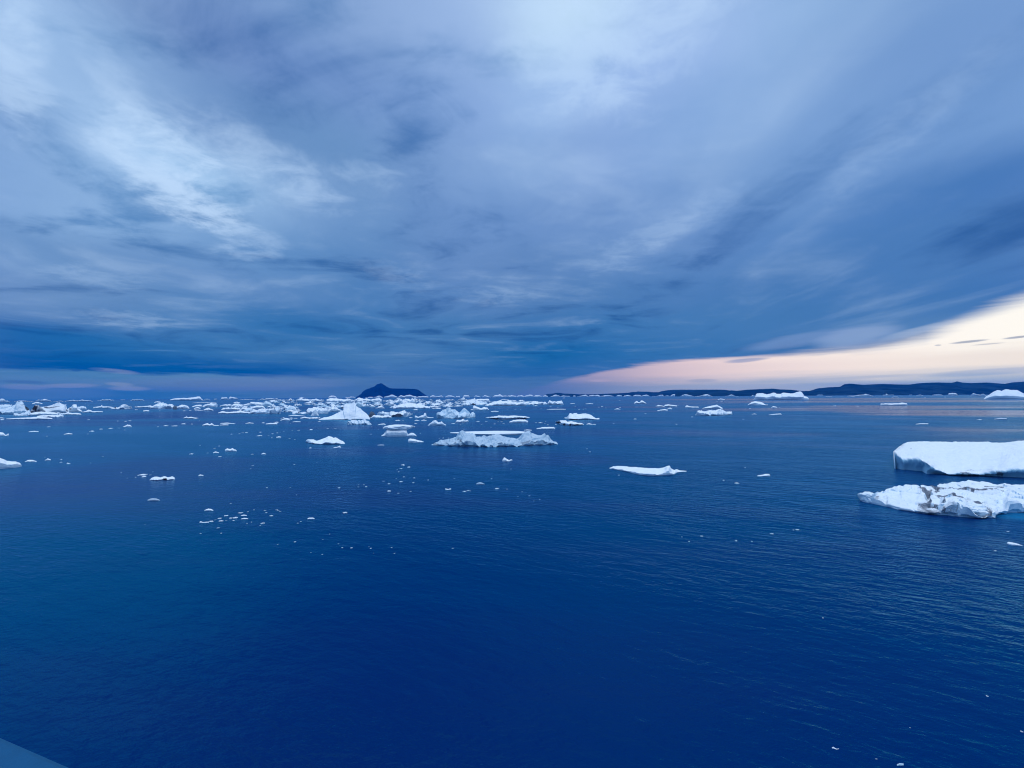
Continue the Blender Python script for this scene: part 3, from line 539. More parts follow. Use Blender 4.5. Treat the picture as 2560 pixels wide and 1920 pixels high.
it('d', 'ice_floe', 'white cake of ice just in front of the mesa floe', [(1555, 582), (1620, 555), (1720, 547), (1800, 548), (1842, 572)], 594, q=.5, group=G_OPEN)
it('d', 'ice_floe', 'thin bright plate floe between the mesa floe and the ribbed berg, right side', [(1975, 682), (2060, 664), (2150, 660), (2240, 660), (2262, 690)], 694, q=.5, group=G_OPEN)
it('d', 'ice_chunk', 'small pale strip of ice behind the ribbed berg at its right end', [(1783, 706), (1830, 700), (1902, 706)], 716, group=G_OPEN)
it('d', 'ice_chunk', 'narrow bright ice plate right of the boot-like floe', [(1275, 421), (1330, 412), (1392, 420)], 429, group=G_OPEN)
it('d', 'ice_floe', 'boot-like white floe with a notched crest in front of the pack', [(962, 396), (1000, 380), (985, 335), (1020, 329), (1080, 360), (1130, 376), (1170, 349), (1200, 366), (1216, 354), (1247, 395)], 404, group=G_OPEN)
arch = it('e', 'iceberg', 'smooth-backed white berg with small arches along its waterline', [(303, 522), (340, 508), (372, 498), (385, 460), (408, 454), (425, 470), (470, 450), (500, 444), (525, 466), (590, 458), (660, 458), (720, 475), (745, 492), (772, 512), (800, 526), (853, 524)], [(310, 530), (380, 548), (520, 552), (700, 546), (853, 544)], q=.2, lip=.25, rough=.16, notch=.05, dirt=[(460, 540, 70, 10, .8)], group=G_OPEN, seed=17)  # shade inside the waterline arches is painted as a dark strip
it('e', 'ice_floe', 'dirty grey floe with dark hollows in front of the arched berg', [(176, 572), (240, 564), (290, 557), (340, 560), (360, 582), (420, 570), (520, 596), (580, 598), (614, 625)], [(200, 590), (260, 628), (380, 642), (500, 636), (614, 630)], notch=.04, lip=.6, wear=(.2, 0, 0), dirt=[(225, 590, 50, 16, .9), (310, 620, 24, 22, .9), (400, 625, 22, 16, .8), (520, 625, 80, 12, .95)], group=G_OPEN)  # hollows are dark patches in the colour, beside the overall dirt
it('e', 'ice_chunk', 'bright rounded chunk right of the dirty grey floe', [(653, 618), (690, 601), (740, 615)], 627, group=G_OPEN)
it('e', 'ice_chunk', 'flat little tail of ice right of a bright rounded chunk', [(744, 620), (770, 612), (797, 619)], 627, group=G_OPEN)
it('e', 'ice_floe', 'saddle-shaped white floe with twin peaks, alone right of the pack', [(1383, 294), (1430, 257), (1450, 280), (1475, 285), (1485, 257), (1510, 254), (1540, 275), (1573, 296)], 303, notch=.04, group=G_OPEN)
it('e', 'ice_floe', 'long flat strip of ice below the right end of the pack', [(48, 388), (150, 383), (337, 384)], 394, group=G_OPEN)
it('e', 'ice_chunk', 'bright flat plate right of the pack', [(638, 304), (700, 296), (757, 303)], 309, group=G_OPEN)
it('e', 'ice_chunk', 'faint flat plate nearest to the right end of the pack', [(400, 301), (440, 295), (477, 300)], 305, group=G_OPEN)
it('e', 'ice_chunk', 'small low hump of ice midway to the twin-peaked floe', [(1083, 388), (1125, 373), (1173, 386)], 393, group=G_OPEN)
it('e', 'ice_floe', 'ragged low floe with dark gaps left of the pointed floes', [(1718, 338), (1760, 324), (1845, 338), (1860, 318), (1900, 314), (1990, 322), (2045, 332)], 349, dirt=[(1930, 336, 40, 8, .8)], group=G_OPEN)  # the gaps are only a dark patch in the colour
it('e', 'ice_chunk', 'flat white floe below the ragged low floe', [(1742, 406), (1850, 386), (1898, 396)], 414, group=G_OPEN)
it('e', 'ice_chunk', 'small triangle of ice between two flat floes on the right', [(1893, 383), (1935, 361), (1968, 380)], 389, group=G_OPEN)
it('f', 'ice_floe', 'chunky white floe with a jagged crest, widest on the right half', [(234, 472), (250, 440), (265, 403), (282, 415), (330, 398), (380, 415), (430, 405), (510, 400), (590, 381), (640, 398), (720, 412), (800, 418), (802, 455)], [(240, 482), (400, 487), (600, 488), (796, 472)], q=.3, lip=.5, rough=.25, notch=.03, group=G_OPEN, seed=9)
it('f', 'ice_floe', 'low floe with a pointed hump right behind the jagged-crested floe', [(338, 377), (400, 355), (470, 345), (520, 328), (562, 314), (620, 345), (653, 364)], 378, group=G_OPEN)
it('f', 'ice_chunk', 'small dumbbell-shaped ice strip left of the pointed hump', [(84, 338), (110, 328), (160, 345), (293, 350)], 366, group=G_OPEN)
bigwhite = it('f', 'iceberg', 'large white berg with a dip in its back, before the far hills', [(1130, 240), (1148, 196), (1158, 160), (1180, 148), (1280, 142), (1330, 156), (1380, 150), (1410, 134), (1435, 128), (1460, 136), (1480, 158), (1550, 156), (1572, 142), (1680, 140), (1760, 138), (1810, 125), (1860, 117), (1890, 140), (1912, 180), (1960, 205), (1974, 222)], 244, depth=.5, lip=.5, rough=.14, grain=1.2, wear=(0, 0, .03), group=G_OPEN, seed=18, dense=1.3)
it('f', 'ice_floe', 'rounded white floe below the left end of the dipped white berg', [(1038, 322), (1075, 294), (1110, 270), (1150, 261), (1210, 270), (1270, 295), (1310, 316), (1354, 317)], 329, group=G_OPEN)
it('f', 'ice_chunk', 'small flat ice cake right of the rounded white floe', [(1403, 362), (1430, 339), (1495, 356)], 367, group=G_OPEN)
it('f', 'ice_chunk', 'thin pointed ice plate below the dipped white berg', [(1362, 472), (1450, 460), (1545, 453), (1563, 470)], 476, group=G_OPEN)
it('f', 'ice_chunk', 'faint thin ice plate left of the pointed plate', [(1103, 464), (1145, 454), (1177, 463)], 468, group=G_OPEN)
it('f', 'ice_chunk', 'small slanting ice strip above the pointed hump floe', [(577, 240), (620, 224), (687, 236)], 244, group=G_OPEN)
it('g', 'iceberg', 'white dome-backed berg cut by the right edge, before the hills', [(1785, 238), (1812, 220), (1845, 196), (1880, 168), (1920, 145), (1950, 152), (1968, 162), (2010, 145), (2080, 146), (2140, 149), (2180, 165), (2225, 190), (2300, 200), (2390, 243)], 248, depth=.5, lip=.4, rough=.16, wear=(0, .1, 0), group=G_OPEN, seed=44, dense=1.3)
it('g', 'ice_floe', 'long white plate floe between the bright water bands at right', [(686, 297), (740, 291), (800, 292), (870, 289), (920, 284), (968, 290), (972, 300)], 311, group=G_OPEN)
it('g', 'ice_chunk', 'thin greenish-white plate alone above the big right floe', [(1060, 511), (1110, 504), (1193, 504)], 515, group=G_OPEN)
it('g', 'ice_chunk', 'low grey ice ridge in the bright water band at the right edge', [(1895, 457), (1960, 446), (2027, 449)], 461, wear=(0, 0, .5), group=G_OPEN)

# ------------------------------------------------------------------ the heap at the left edge
it('a', 'iceberg', 'large rough grey-white berg with a curled peak at the left edge', [(-150, 345), (-60, 330), (0, 332), (60, 322), (120, 326), (190, 324), (240, 312), (268, 270), (320, 257), (376, 288), (340, 312), (400, 332), (440, 385), (475, 420)], 468, q=.2, lip=.3, rough=.2, grain=1.2, dirt=[(420, 370, 40, 46, .95), (0, 440, 60, 16, .8), (350, 320, 30, 14, .7), (270, 420, 90, 26, .3)], wear=(.06, .16, .10), blocks=-.10, side=.5, group=G_LEFT, seed=50, dense=1.2)
it('a', 'iceberg', 'black-streaked dirty ice ridge in the heap at the left edge', [(452, 440), (480, 395), (505, 372), (545, 330), (600, 320), (645, 362), (688, 420)], 450, rough=.3, wear=(.52, 0, 0), dirt=[(545, 370, 40, 50, 1.0), (480, 425, 40, 18, 1.0), (600, 420, 30, 24, .9)], group=G_LEFT)
it('a', 'iceberg', 'tent-shaped pale berg with a dark shelf under its ridge', [(612, 350), (720, 346), (800, 320), (862, 294), (920, 286), (975, 312), (1012, 308), (1005, 340), (1030, 372), (1056, 402)], 446, q=.2, lip=.25, rough=.16, dirt=[(780, 358, 120, 14, .85), (880, 350, 60, 10, .6), (1030, 400, 20, 20, .7)], wear=(.12, 0, .1), group=G_LEFT, dense=1.2)
it('a', 'ice_floe', 'notched white block right of the tent-shaped berg', [(1030, 402), (1062, 368), (1098, 350), (1115, 315), (1186, 320), (1172, 352), (1205, 378), (1262, 412)], 434, rough=.22, dirt=[(1080, 385, 24, 18, .7), (1180, 400, 40, 10, .5)], group=G_LEFT)
it('a', 'ice_floe', 'rounded pale block behind the notched white block', [(1185, 362), (1250, 340), (1310, 344), (1332, 370), (1305, 390)], 394, rough=.3, wear=(0, .2, 0), group=G_LEFT)
it('a', 'ice_floe', 'flat bright slab in the middle of the left heap', [(436, 458), (520, 440), (600, 424), (760, 430), (862, 440), (884, 456)], 484, q=.5, group=G_LEFT)
it('a', 'ice_floe', 'crumpled bluish floe under the grey-white berg at the left edge', [(205, 468), (330, 455), (380, 428), (472, 440), (480, 470)], 494, rough=.4, wear=(0, .15, .1), group=G_LEFT)
it('a', 'ice_floe', 'low cracked floe at the front of the left heap', [(570, 490), (660, 480), (750, 476), (860, 478), (970, 467), (960, 488)], 510, rough=.3, group=G_LEFT)
it('a', 'ice_floe', 'small round grey block beside the flat bright slab', [(848, 456), (890, 430), (952, 448), (1002, 450)], 472, wear=(.1, .15, .1), group=G_LEFT)
it('a', 'ice_floe', 'low white floe ending the left heap on its right', [(976, 458), (1050, 434), (1120, 446), (1200, 444), (1248, 460)], 478, group=G_LEFT)
it('a', 'ice_floe', 'thin flat plate with a small knob, right of the left heap', [(1262, 427), (1320, 418), (1350, 396), (1405, 406), (1420, 418), (1578, 420)], 439, group=G_LEFT)
it('a', 'ice_floe', 'long flat white floe in front of the left heap', [(100, 533), (200, 526), (300, 520), (480, 512), (540, 506), (600, 500), (660, 508), (720, 514), (803, 526)], 542, q=.3, group=G_LEFT)
it('a', 'ice_chunk', 'small flat ice piece at the left edge in front of the heap', [(-30, 522), (20, 514), (64, 521)], 530, group=G_LEFT)
it('a', 'ice_floe', 'boat-shaped floe with a stepped top and dark underside', [(1698, 378), (1760, 364), (1778, 350), (1800, 362), (1840, 346), (1860, 322), (1912, 311), (1970, 328), (1980, 348), (2032, 350), (2000, 378)], [(1705, 386), (1900, 388), (2005, 382)], notch=.08, lip=.4, dirt=[(1770, 360, 14, 14, .9)], group=G_LEFT)
it('a', 'ice_floe', 'faint low floe left of the boat-shaped floe', [(1432, 355), (1500, 346), (1548, 340), (1560, 320), (1580, 344), (1700, 346), (1745, 360)], 373, wear=(0, 0, .15), group=G_LEFT)
it('a', 'ice_floe', 'small domed floe behind the left heap', [(492, 302), (560, 274), (600, 282), (652, 300)], 309, group=G_LEFT)

# ------------------------------------------------------------------ left of the pack
it('b', 'iceberg', 'long wedge-shaped white berg rising to a blunt right end on the skyline', [(522, 241), (600, 222), (700, 213), (800, 215), (880, 204), (930, 196), (968, 189), (990, 198), (1012, 235), (1032, 246)], 253, lip=.55, rough=.08, group=G_SKY, seed=60)
it('b', 'ice_floe', 'small block floe left below the wedge-shaped berg', [(283, 278), (330, 265), (382, 275)], 294, group=G_PACK)
it('b', 'ice_floe', 'faint long strip of ice left of the black ice block', [(-20, 350), (60, 344), (150, 338), (220, 330), (260, 345)], 362, wear=(0, 0, .1), group=G_PACK)
it('b', 'ice_floe', 'crumbly white ridge of ice behind the black ice block', [(195, 352), (260, 320), (330, 304), (420, 291), (480, 315), (520, 300), (565, 300), (610, 330)], 374, rough=.45, dirt=[(320, 355, 20, 10, .6)], group=G_PACK)
it('b', 'ice_chunk', 'black ice block standing out against white ice', [(570, 346), (590, 331), (620, 335), (632, 370)], 390, rough=.4, wear=(1.0, 0, .5), lip=.8, group=G_PACK)
it('b', 'ice_floe', 'white floe right of the black ice block', [(622, 352), (700, 322), (770, 322), (822, 366)], 377, rough=.3, dirt=[(650, 340, 14, 8, .7)], group=G_PACK)
it('b', 'ice_chunk', 'small lump of ice below the faint strip, left of the black block', [(112, 408), (160, 400), (203, 405)], 426, group=G_PACK)
it('b', 'ice_floe', 'long low snowy floe at the lower left end of the pack', [(1268, 436), (1330, 417), (1380, 430), (1480, 426), (1550, 419), (1605, 405), (1660, 424), (1745, 426)], 453, q=.3, group=G_PACK)
it('b', 'ice_floe', 'broad rough floe at the lower left of the pack', [(1728, 432), (1790, 405), (1900, 394), (1960, 379), (2050, 385), (2130, 372), (2220, 365)], 460, rough=.5, grain=1.6, dirt=[(2120, 390, 12, 22, .7)], group=G_PACK, dense=1.2)
it('b', 'ice_floe', 'rounded cake of ice at the upper left of the pack', [(1463, 338), (1500, 305), (1570, 299), (1642, 320), (1647, 342)], 354, group=G_PACK)
it('b', 'ice_floe', 'small white cap behind a rounded cake, upper left of the pack', [(1500, 288), (1545, 271), (1603, 288)], 300, group=G_PACK)
it('b', 'ice_floe', 'smooth flat cake in the left part of the pack', [(1768, 358), (1850, 330), (1930, 331), (1978, 356)], 378, group=G_PACK)
it('b', 'ice_chunk', 'small pointed chunk left of the smooth flat cake', [(1648, 373), (1690, 354), (1738, 375)], 386, group=G_PACK)
it('b', 'ice_floe', 'low floe with a hump right of the black block, upper one', [(858, 348), (930, 321), (1012, 317), (1018, 346)], 354, group=G_PACK)
it('b', 'ice_floe', 'low floe with a hump right of the black block, lower one', [(888, 376), (940, 351), (990, 371)], 387, group=G_PACK)
it('b', 'ice_floe', 'crumbled floe midway between the black block and the pack', [(1028, 348), (1100, 302), (1160, 292), (1242, 298), (1250, 340)], 357, rough=.45, group=G_PACK)
it('b', 'ice_floe', 'pointed floe below the crumbled floe left of the pack', [(1038, 396), (1110, 364), (1185, 395)], 409, rough=.3, group=G_PACK)
it('b', 'ice_floe', 'flat grey floe joined to the left end of the pack, upper row', [(1285, 335), (1380, 312), (1465, 312)], 347, rough=.3, wear=(.05, 0, .2), group=G_PACK)
it('b', 'ice_floe', 'ragged low floe joined to the left end of the pack, lower row', [(1308, 386), (1380, 358), (1465, 366)], 393, rough=.4, group=G_PACK)
it('b', 'ice_floe', 'white floe with a dark left end, left top of the pack', [(1718, 308), (1760, 274), (1850, 280), (1922, 285), (1935, 305)], 322, dirt=[(1745, 290, 16, 12, .8)], group=G_PACK)
it('b', 'iceberg', 'bluish pointed berg at the left top of the pack', [(1942, 308), (1968, 285), (1990, 263), (2060, 285), (2105, 312)], 347, wear=(0, .45, .1), group=G_PACK)

# ------------------------------------------------------------------ the pack
pyr = it('c', 'iceberg', 'tallest white pyramid-shaped berg at the front of the pack', [(718, 546), (800, 515), (850, 498), (900, 478), (950, 460), (1000, 440), (1070, 404), (1108, 384), (1096, 345), (1110, 310), (1150, 294), (1180, 308), (1250, 288), (1278, 318), (1275, 348), (1310, 378), (1380, 410), (1450, 450), (1480, 480), (1502, 512), (1508, 536)], [(718, 552), (1000, 548), (1250, 546), (1505, 545)], depth=.6, q=.1, lip=.1, rough=.24, blocks=0.0, grain=1.0, dirt=[(1260, 485, 90, 10, .4), (960, 528, 60, 8, .4)], wear=(.02, 0, .03), group=G_PACK, seed=70, dense=1.3)
it('c', 'iceberg', 'ribbed bluish berg in front of the pyramid-shaped berg', [(1162, 605), (1170, 574), (1240, 555), (1310, 560), (1335, 531), (1370, 550), (1420, 529), (1460, 550), (1500, 580), (1534, 614)], 623, lip=.35, rough=.3, ribs=8, wear=(0, .2, .05), group=G_PACK, seed=71, dense=1.2)
it('c', 'ice_floe', 'flat-topped brown-striped slab right of the pyramid-shaped berg', [(1618, 455), (1650, 434), (1800, 424), (1900, 432), (2000, 424), (2045, 407), (2090, 430), (2120, 424), (2158, 462)], [(1625, 478), (1830, 502), (2060, 508), (2155, 470)], lip=.6, rough=.3, dirt=[(1930, 480, 150, 24, .8), (1760, 468, 120, 10, .5)], wear=(.12, 0, 0), group=G_PACK)
it('c', 'ice_chunk', 'dark blackish rock-like ice leaning on the pyramid-shaped berg', [(1478, 495), (1500, 440), (1528, 412), (1562, 440), (1592, 468)], 512, rough=.5, wear=(.95, 0, .3), group=G_PACK)
it('c', 'ice_floe', 'white floe lying before the brown-striped slab', [(1512, 508), (1580, 474), (1640, 480), (1700, 490), (1780, 474), (1835, 502)], 524, rough=.35, group=G_PACK)
it('c', 'ice_floe', 'grey tilted slab standing left of the pyramid-shaped berg', [(596, 480), (620, 440), (645, 408), (668, 388), (700, 440), (722, 482)], 494, lip=.3, rough=.3, wear=(.14, 0, .3), group=G_PACK)
it('c', 'ice_floe', 'white block with a dark notch, left of the grey tilted slab', [(308, 435), (345, 410), (400, 416), (450, 445), (520, 440)], 462, rough=.3, dirt=[(415, 438, 26, 12, .7)], group=G_PACK)  # the notch is a dark patch in the colour, not cut in
it('c', 'ice_floe', 'broad pale slab behind the grey tilted slab', [(528, 400), (580, 370), (700, 365), (780, 366), (862, 366), (840, 420)], 462, rough=.25, dirt=[(535, 420, 10, 24, .7)], group=G_PACK)
it('c', 'ice_floe', 'slanted white block against the left flank of the pyramid-shaped berg', [(858, 410), (930, 360), (1000, 366), (1062, 406)], 424, rough=.3, group=G_PACK)
it('c', 'ice_floe', 'thin white strip floating below the white notched block', [(252, 488), (330, 474), (400, 480), (505, 490)], 494, group=G_PACK)
it('c', 'ice_floe', 'low white floe at the left foot of the pyramid-shaped berg', [(436, 522), (500, 504), (580, 516), (660, 512), (742, 516)], 532, rough=.3, group=G_PACK)
it('c', 'ice_chunk', 'white hump drifting left in front of the pack', [(126, 557), (180, 534), (215, 521), (250, 530), (272, 552)], 562, group=G_PACK)
it('c', 'ice_chunk', 'bright wedge right of the slanting wedge, left in front of the pack', [(0, 608), (40, 598), (82, 600)], 618, group=G_PACK)
it('c', 'ice_chunk', 'flat white plate alone left of the ribbed bluish berg', [(318, 580), (370, 572), (438, 576)], 586, group=G_PACK)
it('c', 'ice_chunk', 'thin plate of ice below the mushroom berg on its left', [(1622, 938), (1670, 932), (1724, 935)], 943, group=G_OPEN)
it('c', 'ice_chunk', 'small two-lobed ice strip above the mushroom berg', [(1627, 622), (1660, 614), (1720, 606), (1746, 618)], 629, group=G_OPEN)
it('c', 'ice_chunk', 'little oval ice plate far left of the whale-shaped floe', [(64, 816), (100, 806), (140, 812)], 828, group=G_OPEN)
it('c', 'iceberg', 'broad sloping white berg at the right of the pack under the island', [(1855, 365), (1900, 345), (1940, 330), (2010, 300), (2060, 290), (2100, 285), (2180, 292), (2230, 290), (2290, 305), (2350, 330), (2430, 350)], 374, q=.3, lip=.3, rough=.3, group=G_PACK, seed=72, dense=1.2)
it('d', 'iceberg', 'narrow upright ice spire at the top of the pack', [(82, 284), (92, 225), (100, 205), (110, 196), (118, 215), (126, 250), (138, 276)], 288, depth=1.0, rough=.2, wear=(.05, 0, .15), group=G_PACK)
it('d', 'iceberg', 'big tilted slab jutting up at the right of the pack', [(855, 302), (900, 275), (930, 260), (990, 240), (1032, 213), (1046, 246), (1120, 250), (1180, 262), (1230, 300)], 324, q=.15, lip=.3, rough=.3, dirt=[(1010, 310, 40, 16, .8)], wear=(0, .08, 0), group=G_PACK, seed=74)
it('d', 'ice_floe', 'flat tabular block behind the big tilted slab of the pack', [(1045, 245), (1060, 232), (1150, 228), (1250, 228), (1254, 262)], 268, rough=.1, wear=(.08, 0, 0), group=G_PACK)
it('d', 'ice_floe', 'long rounded floe right of the big tilted slab', [(1188, 322), (1250, 290), (1330, 270), (1450, 261), (1560, 262), (1650, 280), (1780, 285), (1804, 312)], 336, q=.3, rough=.3, dirt=[(1600, 300, 90, 8, .4)], group=G_PACK)
it('d', 'ice_floe', 'white mound with a knob, second from the right end of the pack', [(1805, 300), (1870, 292), (1920, 272), (1962, 262), (2000, 290), (2050, 275), (2105, 280), (2125, 300)], 318, rough=.35, group=G_PACK)
it('e', 'ice_floe', 'knobbly double-decked block ending the pack on the right', [(-10, 305), (20, 295), (60, 290), (78, 245), (96, 252), (112, 264), (150, 262), (200, 266), (270, 257), (297, 282), (290, 312)], 319, rough=.4, dirt=[(160, 300, 60, 8, .5)], group=G_PACK)
it('d', 'ice_floe', 'bright small floe afloat between the pack and the skyline', [(1425, 242), (1465, 230), (1500, 238), (1550, 241)], 248, group=G_PACK)
it('c', 'ice_floe', 'teal-fronted low slab in the heart of the pack', [(698, 346), (760, 334), (820, 329), (895, 345)], 358, wear=(0, .6, .1), group=G_PACK)
it('c', 'ice_floe', 'long white berg with a hump on its left, back row of the pack', [(373, 258), (405, 232), (440, 214), (500, 232), (560, 236), (640, 232), (722, 238), (730, 255)], 268, rough=.25, group=G_PACK)
it('c', 'ice_floe', 'wide flat-backed white floe, back row left of the pyramid top', [(838, 240), (880, 217), (950, 226), (1010, 228), (1100, 232), (1198, 221), (1218, 242)], 290, q=.4, rough=.2, group=G_PACK)
it('c', 'ice_floe', 'white floe with a bumpy crest, back row right of the pyramid top', [(1262, 248), (1300, 225), (1335, 214), (1400, 230), (1445, 226), (1520, 238), (1600, 226), (1640, 214), (1684, 240)], 276, q=.3, rough=.3, group=G_PACK)
it('c', 'ice_floe', 'white knobbed floe at the back right of the pack', [(1880, 262), (1960, 240), (2040, 238), (2080, 225), (2120, 240), (2160, 218), (2195, 245)], 290, q=.3, rough=.35, group=G_PACK)
N_HAND = len(BOXES)
# ------------------------------------------------------------------ wording for the many smaller pieces: which landmark they lie beside
LAND = [('the whale-shaped floe', 'c', 820, 900), ('the ribbed grey berg', 'd', 1300, 900), ('the mushroom berg', 'c', 1900, 740), ('the pyramid-shaped berg', 'c', 1180, 430), ('the blue-white berg', 'd', 730, 470),
        ('the mesa floe', 'd', 1540, 515), ('the finned floe', 'e', 1600, 1340), ('the pillow-like floe', 'b', 400, 1450), ('the left-edge slab', 'a', 120, 1230), ('the left heap', 'a', 500, 420),
        ('the black ice block', 'b', 600, 365), ('the wedge-shaped berg', 'b', 800, 230), ('the arched berg', 'e', 580, 505), ('the dipped white berg', 'f', 1550, 200), ('the jagged-crested floe', 'f', 520, 440),
        ('the big right floes', 'g', 1400, 1200), ('the dome-backed berg', 'g', 2080, 200), ('the fish-shaped chunk', 'f', 1290, 1405), ('the brown-striped slab', 'c', 1880, 465), ('the ice spire', 'd', 110, 250),
        ('the tilted pack slab', 'd', 1010, 270), ('the twin-peaked floe', 'e', 1470, 280), ('the knobbed chunk', 'b', 1455, 1010), ('the winged chunk', 'd', 1520, 1165), ('the bent bottom-right chunk', 'o', 630, 1243),
        ('the long low snowy floe', 'b', 1500, 435), ('the brightest oval chunk', 'k', 1155, 495), ('the dull grey mound', 'd', 1110, 1527), ("the island's peak", 'c', 1660, 130), ('the domed left chunk', 'a', 1955, 645)]
LANDP = [(n,) + pix(c, x, y) for n, c, x, y in LAND]
def where(x, y, far=False):
    n, lx, ly = min((l for l in LANDP if not far or abs(l[2] - y) < 60), key=lambda l: abs(l[1] - x) + 2.2 * abs(l[2] - y))
    dx, dy = x - lx, y - ly
    if abs(dx) < 2.0 * abs(dy): return ('beyond ' if dy < 0 else 'in front of ') + n
    side = 'left of ' if dx < 0 else 'right of '
    return ('far ' if abs(dx) > 120 else 'just ' if abs(dx) < 45 else '') + side + n

rnd = random.Random(21)
def profile(kind, x0, x1, yb, h):
    n = {'peaked': 7, 'flat': 6, 'humped': 8, 'jagged': 10}[kind]; pts = []
    pk = rnd.uniform(.25, .75)
    for i in range(n + 1):
        u = i / n
        if kind == 'peaked': e = max(0, 1 - abs(u - pk) / (pk if u < pk else 1 - pk)) ** 1.1 * .95 + .05
        elif kind == 'flat': e = min(1, 6 * u, 6 * (1 - u)) * rnd.uniform(.85, 1)
        elif kind == 'humped': e = math.sin(math.pi * u) ** .6 * rnd.uniform(.7, 1)
        else: e = math.sin(math.pi * u) ** .5 * rnd.uniform(.35, 1)
        pts.append((x0 + (x1 - x0) * u, yb - h * max(e, .04)))
    return pts

# crowded pieces filling the pack between those set out above
def front(x):
    pts = [(-760, 400), (-400, 440), (0, 455), (600, 470), (900, 440), (1050, 400), (1250, 385), (1500, 385), (1900, 372), (2450, 365), (3000, 340), (3600, 330), (4150, 318)]
    return np.interp(x, [p[0] for p in pts], [p[1] for p in pts])
placed = []
tries = 0
while len(placed) < 190 and tries < 16000:
    tries += 1
    x = rnd.uniform(-740, 4050); fb = front(x); back = np.interp(x, [-760, 0, 1500, 3000, 4100], [300, 262, 246, 250, 282])
    t = rnd.random() ** 1.15; yb = back + (fb - back) * t
    if x < -250 and rnd.random() < .45: continue
    if x > 3150 and rnd.random() < .35: continue
    k = (yb - 190) / 170
    w = rnd.uniform(70, 210) * (0.55 + .6 * k)
    if any(abs(yb - b) < 6 and abs(x - a) < .40 * (w + ww) for a, b, ww in placed): continue
    placed.append((x, yb, w))
seen = {}
for x, yb, w in sorted(placed, key=lambda p: p[1]):
    kind = rnd.choice(['peaked', 'flat', 'humped', 'jagged', 'jagged', 'flat'])
    h = w * {'peaked': .36, 'flat': .15, 'humped': .24, 'jagged': .30}[kind] * rnd.uniform(.75, 1.15)
    tone = rnd.random()
    wear = (0, 0, 0); tw = 'white'
    if tone < .16: wear = (rnd.uniform(.1, .3), 0, .1); tw = 'grey-streaked'
    elif tone < .34: wear = (0, rnd.uniform(.25, .5), .05); tw = 'bluish'
    dirt = [(x + rnd.uniform(-.3, .3) * w, yb - h * .3, w * .14, 9, .75)] if rnd.random() < .22 else ()
    sx, sy = pix('c', x, yb - h / 2)
    size = 'wide' if w > 130 else 'small' if w < 75 else 'mid-sized'
    lab = f'{size} {tw} {kind} ice floe in the pack, {where(sx, sy)}'
    o = ice('c', profile(kind, x - w / 2, x + w / 2, yb, h), [(x - w / 2, yb - 2), (x - w * .2, yb + rnd.uniform(0, 3)), (x + w * .2, yb + rnd.uniform(0, 3)), (x + w / 2, yb - 2)], q=.3, lip=rnd.uniform(.3, .7), rough=rnd.uniform(.25, .5), dirt=dirt, wear=wear, notch=.03, name='pack_floe', label=lab, cat='ice floe', group='crowded floes of the pack')

# bergs strung along the skyline: crop, left, right, waterline, height
ROW = [('a', -60, 152, 284, 36), ('a', 215, 525, 271, 14), ('a', 545, 795, 271, 28), ('a', 815, 980, 274, 14), ('a', 990, 1425, 269, 24), ('a', 1488, 1762, 263, 32), ('a', 1840, 1930, 250, 8), ('b', -100, 130, 259, 28), ('b', 1035, 1145, 254, 20), ('b', 1192, 1250, 243, 16), ('b', 1295, 1420, 242, 30), ('b', 1415, 1575, 238, 26), ('b', 1578, 1850, 247, 12), ('b', 1860, 2240, 248, 26), ('b', 860, 1250, 294, 14),
       ('c', 870, 990, 206, 18), ('c', 1115, 1282, 214, 20), ('c', 1462, 1560, 211, 10), ('c', 1560, 1705, 206, 20), ('c', 1718, 1935, 202, 30), ('c', 1930, 2230, 209, 26), ('c', 390, 530, 222, 16),
       ('d', 130, 330, 206, 14), ('d', 338, 545, 201, 16), ('d', 566, 724, 206, 26), ('d', 728, 805, 203, 14), ('d', 843, 948, 204, 24), ('d', 1012, 1118, 204, 28), ('d', 1138, 1278, 202, 24), ('d', 1300, 1520, 199, 40), ('d', 1500, 1665, 195, 20), ('d', 1670, 1785, 197, 20), ('d', 1780, 1935, 196, 24), ('d', 1932, 2050, 195, 16), ('d', 2070, 2150, 192, 14),
       ('e', 100, 255, 191, 26), ('e', 250, 402, 191, 14), ('e', 446, 486, 191, 14), ('e', 508, 690, 192, 24), ('e', 680, 870, 191, 26), ('e', 860, 1070, 188, 18), ('e', 1025, 1060, 195, 8), ('e', 1112, 1205, 190, 18), ('e', 1218, 1345, 187, 16), ('e', 1360, 1505, 189, 24), ('e', 1500, 1625, 191, 30), ('e', 1655, 1715, 196, 10), ('e', 1715, 1850, 190, 26), ('e', 1845, 1930, 188, 16), ('e', 1930, 2130, 190, 28),
       ('f', 0, 222, 191, 34), ('f', 228, 505, 195, 38), ('f', 508, 562, 181, 18), ('f', 603, 705, 185, 22), ('f', 690, 862, 194, 32), ('f', 855, 908, 204, 12), ('f', 926, 982, 181, 22), ('f', 998, 1064, 183, 24), ('f', 1084, 1158, 196, 30), ('f', 2025, 2080, 176, 14),
       ('g', 5, 80, 210, 12), ('g', 100, 182, 206, 8), ('g', 96, 176, 224, 7), ('g', 333, 614, 217, 24), ('g', 706, 790, 210, 22), ('g', 803, 884, 232, 12), ('g', 775, 830, 204, 6), ('g', 990, 1025, 204, 6), ('g', 1063, 1142, 213, 16), ('g', 1232, 1354, 207, 14), ('g', 1398, 1515, 211, 28), ('g', 1642, 1812, 216, 24)]
